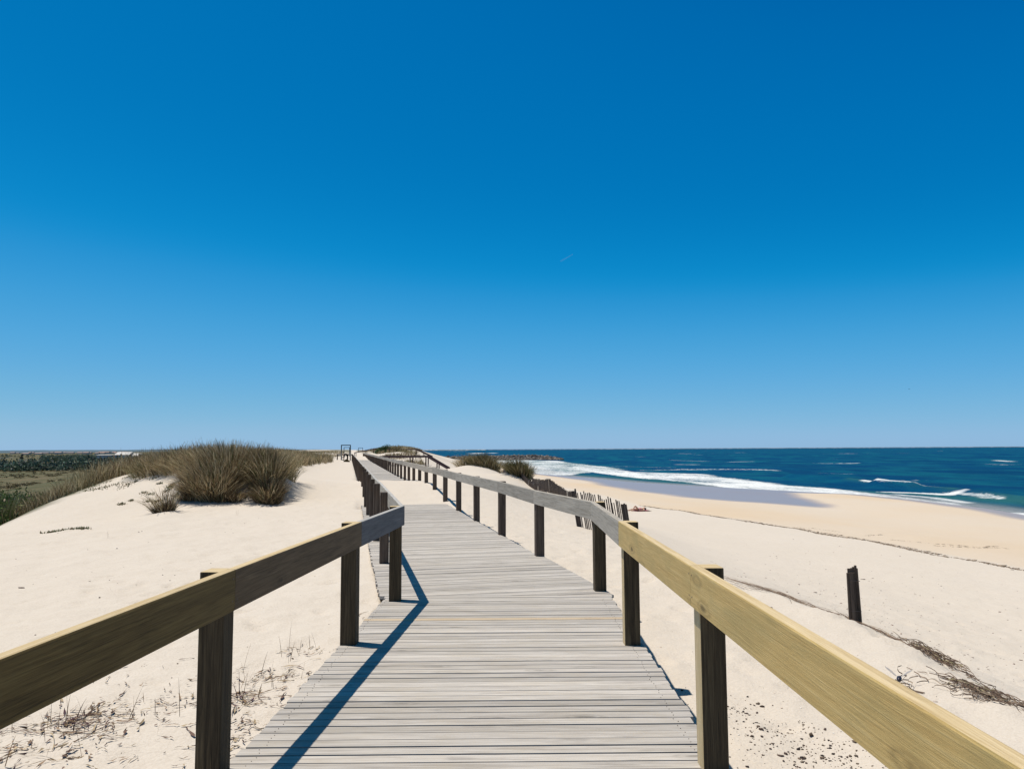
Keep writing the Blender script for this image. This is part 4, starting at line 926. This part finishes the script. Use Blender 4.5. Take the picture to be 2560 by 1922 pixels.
M_rock = plant_mat('rough_rock', .9, .2)
rocks('rock_breakwater', 2800, 'long low breakwater of grey boulders reaching into the sea', M_rock)

# ------------------------------------------------------------------ lowland: woods, lagoon, village, house, masts, hills
def woodland(name, n, yr, fx, hr, cols, lab):
    V = Veg(); y = yr[0] + (yr[1] - yr[0]) * r.random(n); x = y * (fx[0] + (fx[1] - fx[0]) * r.random(n))
    k = fbm(x * .02, y * .012, 121, 3) > -.12; x, y = x[k], y[k]
    for i in range(len(x)):
        h_ = r.uniform(*hr) * (1 + .3 * float(vnoise(x[i] * .03, y[i] * .02, 5)[()])); m = 46
        co, q, c = leafball(m, (h_ * .6, h_ * .6, h_ * .85), h_ * .20, cols, (3, 2, 2), r, 1.3, .5)
        co = co + np.array([x[i], y[i], gz(x[i], y[i]) - .1]); V.add((co, q, c * (1 + .35 * r.normal())  if False else np.clip(c * r.uniform(.6, 1.35), .003, 1)))
    o = V.build(name, M_leaf); tag(o, lab, 'woodland', kind='stuff')
WD = [(.06,.10,.07), (.09,.13,.085), (.11,.12,.10)]
woodland('low_woodland', 900, (262, 420), (-.74, -.44), (2.2, 4.2), WD, 'dark belt of low trees beyond the brown marsh meadow')
woodland('far_woodland', 900, (480, 1000), (-.61, -.40), (2.2, 4.0), WD, 'dark green woods in front of the village')
woodland('left_copse', 110, (900, 1500), (-.74, -.60), (2.5, 4), WD, 'distant scattered copses at the left edge')
V = Veg()
for _ in range(900):
    y = 52 + 215 * random.random() ** .8; x = y * random.uniform(-.76, -.44)
    if gz(x, y) > -4.2 or fbm(x * .03, y * .02, 151, 2)[()] < -.05: continue
    s_ = random.uniform(.25, .75); co, q, c = leafball(40, (s_ * 1.3, s_, s_ * .6), s_ * .22, [(.16,.12,.06), (.09,.09,.04), (.24,.19,.10)], (3, 2, 1.5), r, 2.6, .4)
    V.add((co + np.array([x, y, gz(x, y)]), q, c))
o = V.build('marsh_tussocks', M_leaf); tag(o, 'brown and olive tussocks covering the marsh meadow', 'marsh plants', kind='stuff')
m, n, b = new_mat('lagoon_water'); b.inputs['Base Color'].default_value = (.10, .16, .18, 1); b.inputs['Roughness'].default_value = .45; b.inputs['Specular IOR Level'].default_value = .1
lx = np.linspace(-900, -560, 30)[None]; ly = np.array([740, 780, 840, 880])[:, None]; X_, Y_ = np.broadcast_arrays(lx, ly)
X_ = X_ + 0.0; wv = 25 * vnoise(X_ * .01, Y_ * .004, 4)
lag = grid_mesh('lagoon', X_, Y_ + wv, np.full(X_.shape, -4.75), m); tag(lag, kind='structure')
# hills: a long low forested rise on the horizon, distance haze painted into its bluish colour
m, n, b = new_mat('forested_hills_haze_tint'); g = node(n, 'ShaderNodeNewGeometry'); nz = noise(n, mapping(n, g.outputs['Position'], (.004, .001, .02)), 1.0, 5, .7)
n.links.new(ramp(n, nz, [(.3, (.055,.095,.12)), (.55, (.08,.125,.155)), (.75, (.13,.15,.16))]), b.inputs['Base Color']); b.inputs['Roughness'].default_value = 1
hx = np.linspace(-9000, -900, 500)[None]; hy = np.array([5200, 5400, 5700, 6200, 7000, 8500])[:, None]; X_, Y_ = np.broadcast_arrays(hx, hy)
prof = np.array([-6, 2, 8, 14, 17, -6])[:, None]
Zh = prof + (8 * fbm(X_ * .0012, Y_ * .0005, 131, 3) + 3.5 * vnoise(X_ * .02, Y_ * .01, 132)) * (prof > 0)
Zh = Zh - smooth(-2600, -1300, X_) * 16
hills = grid_mesh('hills', X_, Y_, Zh, m); tag(hills, kind='structure')
M_wall = simple('white_render', (.50, .47, .44), .8, .2, .08, 2); M_roof = simple('terracotta_roof', (.34, .24, .20), .85, .2, .2, 3); M_win = simple('dark_window', (.03, .035, .04), .2, .5); M_pale = simple('pale_roof', (.60, .58, .55), .8)
def box(bm_, a, b_):
    vs = [bm_.verts.new((x, y, z)) for z in (a[2], b_[2]) for y in (a[1], b_[1]) for x in (a[0], b_[0])]
    for f in ((0, 2, 3, 1), (4, 5, 7, 6), (0, 1, 5, 4), (2, 6, 7, 3), (0, 4, 6, 2), (1, 3, 7, 5)): bm_.faces.new([vs[i] for i in f])
def house(name, loc, w, d, h_, rh, lab, cat='house', group=None, roofm=None, ridge='x', nwin=3, dup=None):
    root = empty(name, loc); tag(root, lab, cat, group)
    def mk(nm, fn, mat):
        bm_ = bmesh.new(); fn(bm_); me = bpy.data.meshes.new(nm); bm_.to_mesh(me); bm_.free(); return link(nm, me, mat, root)
    mk('wall', lambda B: box(B, (-w / 2, -d / 2, -.5), (w / 2, d / 2, h_)), M_wall)
    def rf(B):
        e = .35; o_ = .02
        if ridge == 'x': pts = [(-w / 2 - e, -d / 2 - e, h_ + o_), (w / 2 + e, -d / 2 - e, h_ + o_), (w / 2 + e, d / 2 + e, h_ + o_), (-w / 2 - e, d / 2 + e, h_ + o_), (-w / 2 - e, 0, h_ + rh), (w / 2 + e, 0, h_ + rh)]; F_ = [(0, 1, 5, 4), (2, 3, 4, 5), (0, 4, 3), (1, 2, 5), (0, 3, 2, 1)]
        else: pts = [(-w / 2 - e, -d / 2 - e, h_ + o_), (w / 2 + e, -d / 2 - e, h_ + o_), (w / 2 + e, d / 2 + e, h_ + o_), (-w / 2 - e, d / 2 + e, h_ + o_), (0, -d / 2 - e, h_ + rh), (0, d / 2 + e, h_ + rh)]; F_ = [(0, 4, 5, 3), (1, 2, 5, 4), (0, 1, 4), (2, 3, 5), (0, 3, 2, 1)]
        v = [B.verts.new(p) for p in pts]
        for f in F_: B.faces.new([v[i] for i in f])
    mk('roof', rf, roofm or M_roof)
    for k in range(nwin):
        xk = -w / 2 + w * (k + .5) / nwin
        mk('window', lambda B: box(B, (xk - .45, -d / 2 - .03, h_ * .45), (xk + .45, -d / 2 + .02, h_ * .8)), M_win)
    return root
house('white_house', (-212.6, 424, -4.9), 7.5, 7, 4.6, 1.6, 'white house with pale steep gable peeking over the dune grass at the left', roofm=M_pale, ridge='x')
house('white_annex', (-206.3, 425, -4.9), 4.0, 5, 4.0, 1.5, 'smaller white annex standing just right of the gabled white house', roofm=M_pale, ridge='x', nwin=1)
house('flat_shed', (-222.5, 424, -4.9), 8.5, 6, 4.6, .25, 'long low brown shed with thin pale flat roof left of the white house', 'shed', nwin=2, roofm=M_pale)
protoh = []
for k in range(44):
    y = random.uniform(1500, 2700); x = y * random.uniform(-.68, -.50)
    if k < 3:
        h0 = house('village_house', (x, y, -4), random.uniform(10, 16), 9, random.uniform(2.2, 3.0), 1.6, 'tiny pale house with reddish roof in the distant village', group='houses of the distant village', nwin=0); protoh.append(h0)
    else:
        src = protoh[k % 3]; c_ = src.copy(); COL.objects.link(c_); c_.location = (x, y, -4); c_.scale = (random.uniform(.5, 1.6), 1, random.uniform(.7, 1.2))
        for ch in src.children: d_ = ch.copy(); COL.objects.link(d_); d_.parent = c_
def mast(x, y, zt, rad, lab, boxes):
    g_ = gz(x, y); root = empty('mast', (x, y, g_)); tag(root, lab, 'mast'); inv = Matrix.Translation((-x, -y, -g_))
    def cone(nm, r0, r1, z0, z1, seg=10):
        bm_ = bmesh.new(); bmesh.ops.create_cone(bm_, cap_ends=True, segments=seg, radius1=r0, radius2=r1, depth=z1 - z0, matrix=Matrix.Translation((x, y, (z0 + z1) / 2))); me = bpy.data.meshes.new(nm); bm_.to_mesh(me); bm_.free(); o = link(nm, me, M_slat, root); o.matrix_parent_inverse = inv
    cone('pole', rad, rad * .55, g_ - .5, g_ + (zt - g_) * .72); cone('antenna', rad * .28, rad * .15, g_ + (zt - g_) * .72, zt)
    for (nm, dx, z0, z1, w_) in boxes:
        bm_ = bmesh.new(); box(bm_, (x + dx - w_ / 2, y - w_ / 2, z0), (x + dx + w_ / 2, y + w_ / 2, z1)); me = bpy.data.meshes.new(nm); bm_.to_mesh(me); bm_.free(); o = link(nm, me, M_slat, root); o.matrix_parent_inverse = inv
mast(-254, 400, 1.4, .42, 'dark mast with a bulky platform rising above the marsh at the far left', [('platform', -.35, -1.7, -.9, 1.1), ('equipment_box', .1, -.55, .1, .8)])
mast(-233.5, 386, -2.7, .22, 'thin pole among the low trees, right of the tall mast', [('insulator', 0, -3.2, -3.0, .5)])
mast(-146, 236, -3.9, .16, 'short dark post at the near edge of the trees below the mast', [('cap', 0, -4.1, -3.85, .4)])

# ------------------------------------------------------------------ people
M_skin = simple('skin', (.55, .33, .23), .6, .3); M_hair = simple('dark_hair', (.02, .015, .012), .6); M_navy = simple('navy_clothes', (.012, .014, .03), .8, .1, .3); M_black = simple('black_trousers', (.014, .012, .013), .85, .1)
M_towel = simple('maroon_towel', (.16, .035, .055), .95, .05, .3, 12); M_pink = simple('pink_swimwear', (.62, .22, .27), .8)
def skin(name, verts, edges, radii, mat, parent=None, root=0, sub=1):
    me = bpy.data.meshes.new(name); me.from_pydata(verts, edges, []); o = link(name, me, mat, parent)
    md = o.modifiers.new('skin', 'SKIN'); md.use_smooth_shade = True
    for i, rr in enumerate(radii): me.skin_vertices[0].data[i].radius = (rr, rr) if not isinstance(rr, tuple) else rr
    me.skin_vertices[0].data[root].use_root = True
    s_ = o.modifiers.new('sub', 'SUBSURF'); s_.levels = sub; s_.render_levels = sub
    return o
def body_skeleton(J, R):
    """J: dict of joints; adds fingers to both hands"""
    names = list(J.keys()); vs = [J[k] for k in names]; ix = {k: i for i, k in enumerate(names)}; rad = [R[k] for k in names]
    E_ = [('pelvis', 'waist'), ('waist', 'chest'), ('chest', 'neck'), ('neck', 'head'), ('head', 'crown'), ('pelvis', 'hipL'), ('hipL', 'kneeL'), ('kneeL', 'ankleL'), ('ankleL', 'toeL'), ('pelvis', 'hipR'), ('hipR', 'kneeR'), ('kneeR', 'ankleR'), ('ankleR', 'toeR'),
          ('chest', 'shoL'), ('shoL', 'elbL'), ('elbL', 'wriL'), ('wriL', 'palL'), ('chest', 'shoR'), ('shoR', 'elbR'), ('elbR', 'wriR'), ('wriR', 'palR'), ('head', 'nose')]
    E_ = [(ix[a], ix[b]) for a, b in E_]
    for s_ in 'LR':
        w = Vector(J['wri' + s_]); p = Vector(J['pal' + s_]); d = (p - w).normalized(); sd = d.cross(Vector((0.3, 1, .1))).normalized()
        for k, ln in enumerate((.062, .075, .08, .072, .055)):
            off = sd * (k - 2) * .019; ang = d if k else (d + sd * -.9).normalized()
            t = p + off + ang * ln; vs.append(tuple(t)); rad.append(.008); E_.append((ix['pal' + s_], len(vs) - 1))
    return vs, E_, rad
RAD = dict(pelvis=(.145, .11), waist=(.125, .095), chest=(.15, .11), neck=.055, head=(.082, .095), crown=(.07, .08), hipL=.09, hipR=.09, kneeL=.058, kneeR=.058, ankleL=.04, ankleR=.04, toeL=.035, toeR=.035, shoL=.062, shoR=.062, elbL=.042, elbR=.042, wriL=.028, wriR=.028, palL=.034, palR=.034, nose=.018)
# person bending forward beside the portal
px_, py_ = -25.15, 116.5; g_ = gz(px_, py_)
pr = empty('person', (px_, py_, g_)); tag(pr, 'person in dark clothes bending forward beside the end of the inland railing', 'person')
J = dict(pelvis=(.22, 0, .86), waist=(.05, 0, .93), chest=(-.16, 0, .90), neck=(-.33, 0, .86), head=(-.42, 0, .86), crown=(-.50, 0, .88), hipL=(.24, -.10, .83), kneeL=(.28, -.12, .46), ankleL=(.24, -.12, .08), toeL=(.10, -.14, .035),
         hipR=(.24, .10, .83), kneeR=(.30, .13, .46), ankleR=(.30, .14, .08), toeR=(.16, .15, .035), shoL=(-.22, -.19, .88), elbL=(-.24, -.22, .60), wriL=(-.26, -.17, .36), palL=(-.27, -.15, .29), shoR=(-.22, .19, .88), elbR=(-.22, .23, .60), wriR=(-.28, .18, .37), palR=(-.30, .16, .30), nose=(-.46, 0, .77))
vs, es, rd = body_skeleton(J, RAD); skin('body', vs, es, rd, M_skin, pr)
cl = lambda ks: [J[k] for k in ks]
skin('jacket', cl(['pelvis', 'waist', 'chest', 'neck', 'shoL', 'elbL', 'wriL', 'shoR', 'elbR', 'wriR']), [(0, 1), (1, 2), (2, 3), (2, 4), (4, 5), (5, 6), (2, 7), (7, 8), (8, 9)], [(.17, .13), (.15, .12), (.175, .135), .07, .08, .058, .045, .08, .058, .045], M_navy, pr)
skin('trousers', cl(['pelvis', 'hipL', 'kneeL', 'ankleL', 'hipR', 'kneeR', 'ankleR']), [(0, 1), (1, 2), (2, 3), (0, 4), (4, 5), (5, 6)], [(.165, .13), .11, .078, .058, .11, .078, .058], M_black, pr)
skin('hair', [(-.40, 0, .90), (-.47, 0, .93), (-.54, 0, .86)], [(0, 1), (1, 2)], [.09, .095, .06], M_hair, pr)
for s_ in (-1, 1): skin('shoe', [(.27 if s_ < 0 else .33, .13 * s_, .04), (.08 if s_ < 0 else .14, .145 * s_, .035)], [(0, 1)], [(.05, .045), (.045, .035)], M_black, pr)
# sunbather
sx_, sy_ = 9.42, 58.6; g_ = gz(sx_, sy_)
pr = empty('person', (sx_, sy_, g_), math.radians(28)); tag(pr, 'sunbather lying on the beach with dark hair, knees raised, on a maroon towel', 'person')
J = dict(pelvis=(0, 0, .13), waist=(.16, 0, .125), chest=(.36, 0, .15), neck=(.54, 0, .16), head=(.64, 0, .18), crown=(.73, 0, .18), hipL=(-.03, -.1, .13), kneeL=(-.33, -.13, .42), ankleL=(-.55, -.12, .08), toeL=(-.70, -.12, .05), hipR=(-.03, .1, .13), kneeR=(-.42, .12, .14), ankleR=(-.82, .13, .07), toeR=(-.88, .14, .16),
         shoL=(.46, -.19, .13), elbL=(.28, -.36, .07), wriL=(.08, -.30, .10), palL=(.0, -.27, .09), shoR=(.46, .19, .13), elbR=(.28, .36, .07), wriR=(.06, .33, .06), palR=(-.02, .31, .05), nose=(.65, 0, .275))
vs, es, rd = body_skeleton(J, RAD); skin('body', vs, es, rd, M_skin, pr)
skin('swimsuit', [(-.02, 0, .13), (.16, 0, .13), (.38, 0, .155)], [(0, 1), (1, 2)], [(.16, .12), (.14, .105), (.165, .12)], M_pink, pr)
skin('hair', [(.66, 0, .14), (.75, 0, .16), (.80, .04, .08)], [(0, 1), (1, 2)], [.09, .09, .07], M_hair, pr)
bm_ = bmesh.new(); n_ = 14
for j in range(6):
    for i in range(n_): bm_.verts.new((-.35 + 1.35 * i / (n_ - 1), -.40 + .8 * j / 5, .025 + .015 * math.sin(i * 1.3 + j)))
bm_.verts.ensure_lookup_table()
for j in range(5):
    for i in range(n_ - 1): a = j * n_ + i; bm_.faces.new([bm_.verts[k] for k in (a, a + 1, a + n_ + 1, a + n_)])
me = bpy.data.meshes.new('beach_towel'); bm_.to_mesh(me); bm_.free(); o = link('beach_towel', me, M_towel); o.location = (sx_, sy_, g_ - .0); o.rotation_euler = (0, 0, math.radians(28))
sd_ = o.modifiers.new('thickness', 'SOLIDIFY'); sd_.thickness = .02
tag(o, 'maroon towel spread on the beach under the sunbather', 'towel')

# ------------------------------------------------------------------ gull, fly, contrail
M_gull = simple('gull_feathers', (.08, .085, .10), .8); M_fly = simple('fly_body', (.02, .018, .03), .4, .5)
root = empty('gull', (155.3, 300, 24.2), math.radians(20)); tag(root, 'tiny dark gull gliding in the sky above the sea at the right', 'bird')
skin('body', [(-.26, 0, 0), (-.1, 0, 0), (.1, 0, .01), (.2, 0, .03), (.27, 0, .02)], [(0, 1), (1, 2), (2, 3), (3, 4)], [.03, .07, .075, .045, .012], M_gull, root)
for s_ in (-1, 1):
    bm_ = bmesh.new(); P_ = [(.10, .04, .02), (.14, .28, .12), (.02, .62, .02), (-.04, .60, .02), (.0, .28, .11), (-.06, .04, .02)]
    bm_.faces.new([bm_.verts.new((a, b_ * s_, c_ )) for a, b_, c_ in P_]); me = bpy.data.meshes.new('wing'); bm_.to_mesh(me); bm_.free(); o = link('wing', me, M_gull, root); q = o.modifiers.new('t', 'SOLIDIFY'); q.thickness = .018
root = empty('flying_insect', (.3411, .700, 1.3957), math.radians(60)); root.scale = (1.8, 1.8, 1.8); tag(root, 'tiny dark fly hovering over the near yellow rail at lower right', 'insect')
skin('body', [(-.0028, 0, 0), (-.001, 0, .0002), (.0008, 0, .0004), (.0022, 0, .0002)], [(0, 1), (1, 2), (2, 3)], [.0008, .0013, .0014, .0009], M_fly, root)
mw = simple('insect_wing', (.25, .22, .22), .3, .5); mw.node_tree.nodes['Principled BSDF'].inputs['Alpha'].default_value = .35
for s_ in (-1, 1):
    bm_ = bmesh.new(); P_ = [(.0008, .0008, .001), (.0016, .0035, .0035), (.0004, .0062, .0055), (-.0012, .0055, .0048), (-.0012, .002, .002)]
    bm_.faces.new([bm_.verts.new((a, b_ * s_, c_)) for a, b_, c_ in P_]); me = bpy.data.meshes.new('wing'); bm_.to_mesh(me); bm_.free(); o = link('wing', me, mw, root); q = o.modifiers.new('t', 'SOLIDIFY'); q.thickness = .0001
m, n, b = new_mat('vapour'); b.inputs['Base Color'].default_value = (.85, .88, .92, 1); b.inputs['Roughness'].default_value = 1; b.inputs['Alpha'].default_value = .08
a = Vector((1300, 20000, 4940)); b_ = Vector((1628, 20000, 5128)); L_ = (b_ - a).length
bm_ = bmesh.new(); bmesh.ops.create_cone(bm_, cap_ends=True, segments=12, radius1=16, radius2=9, depth=L_); me = bpy.data.meshes.new('contrail'); bm_.to_mesh(me); bm_.free()
o = link('contrail', me, m); o.location = (a + b_) / 2; o.rotation_euler = (b_ - a).to_track_quat('Z', 'Y').to_euler(); tag(o, 'short faint white contrail high in the blue sky', 'contrail')
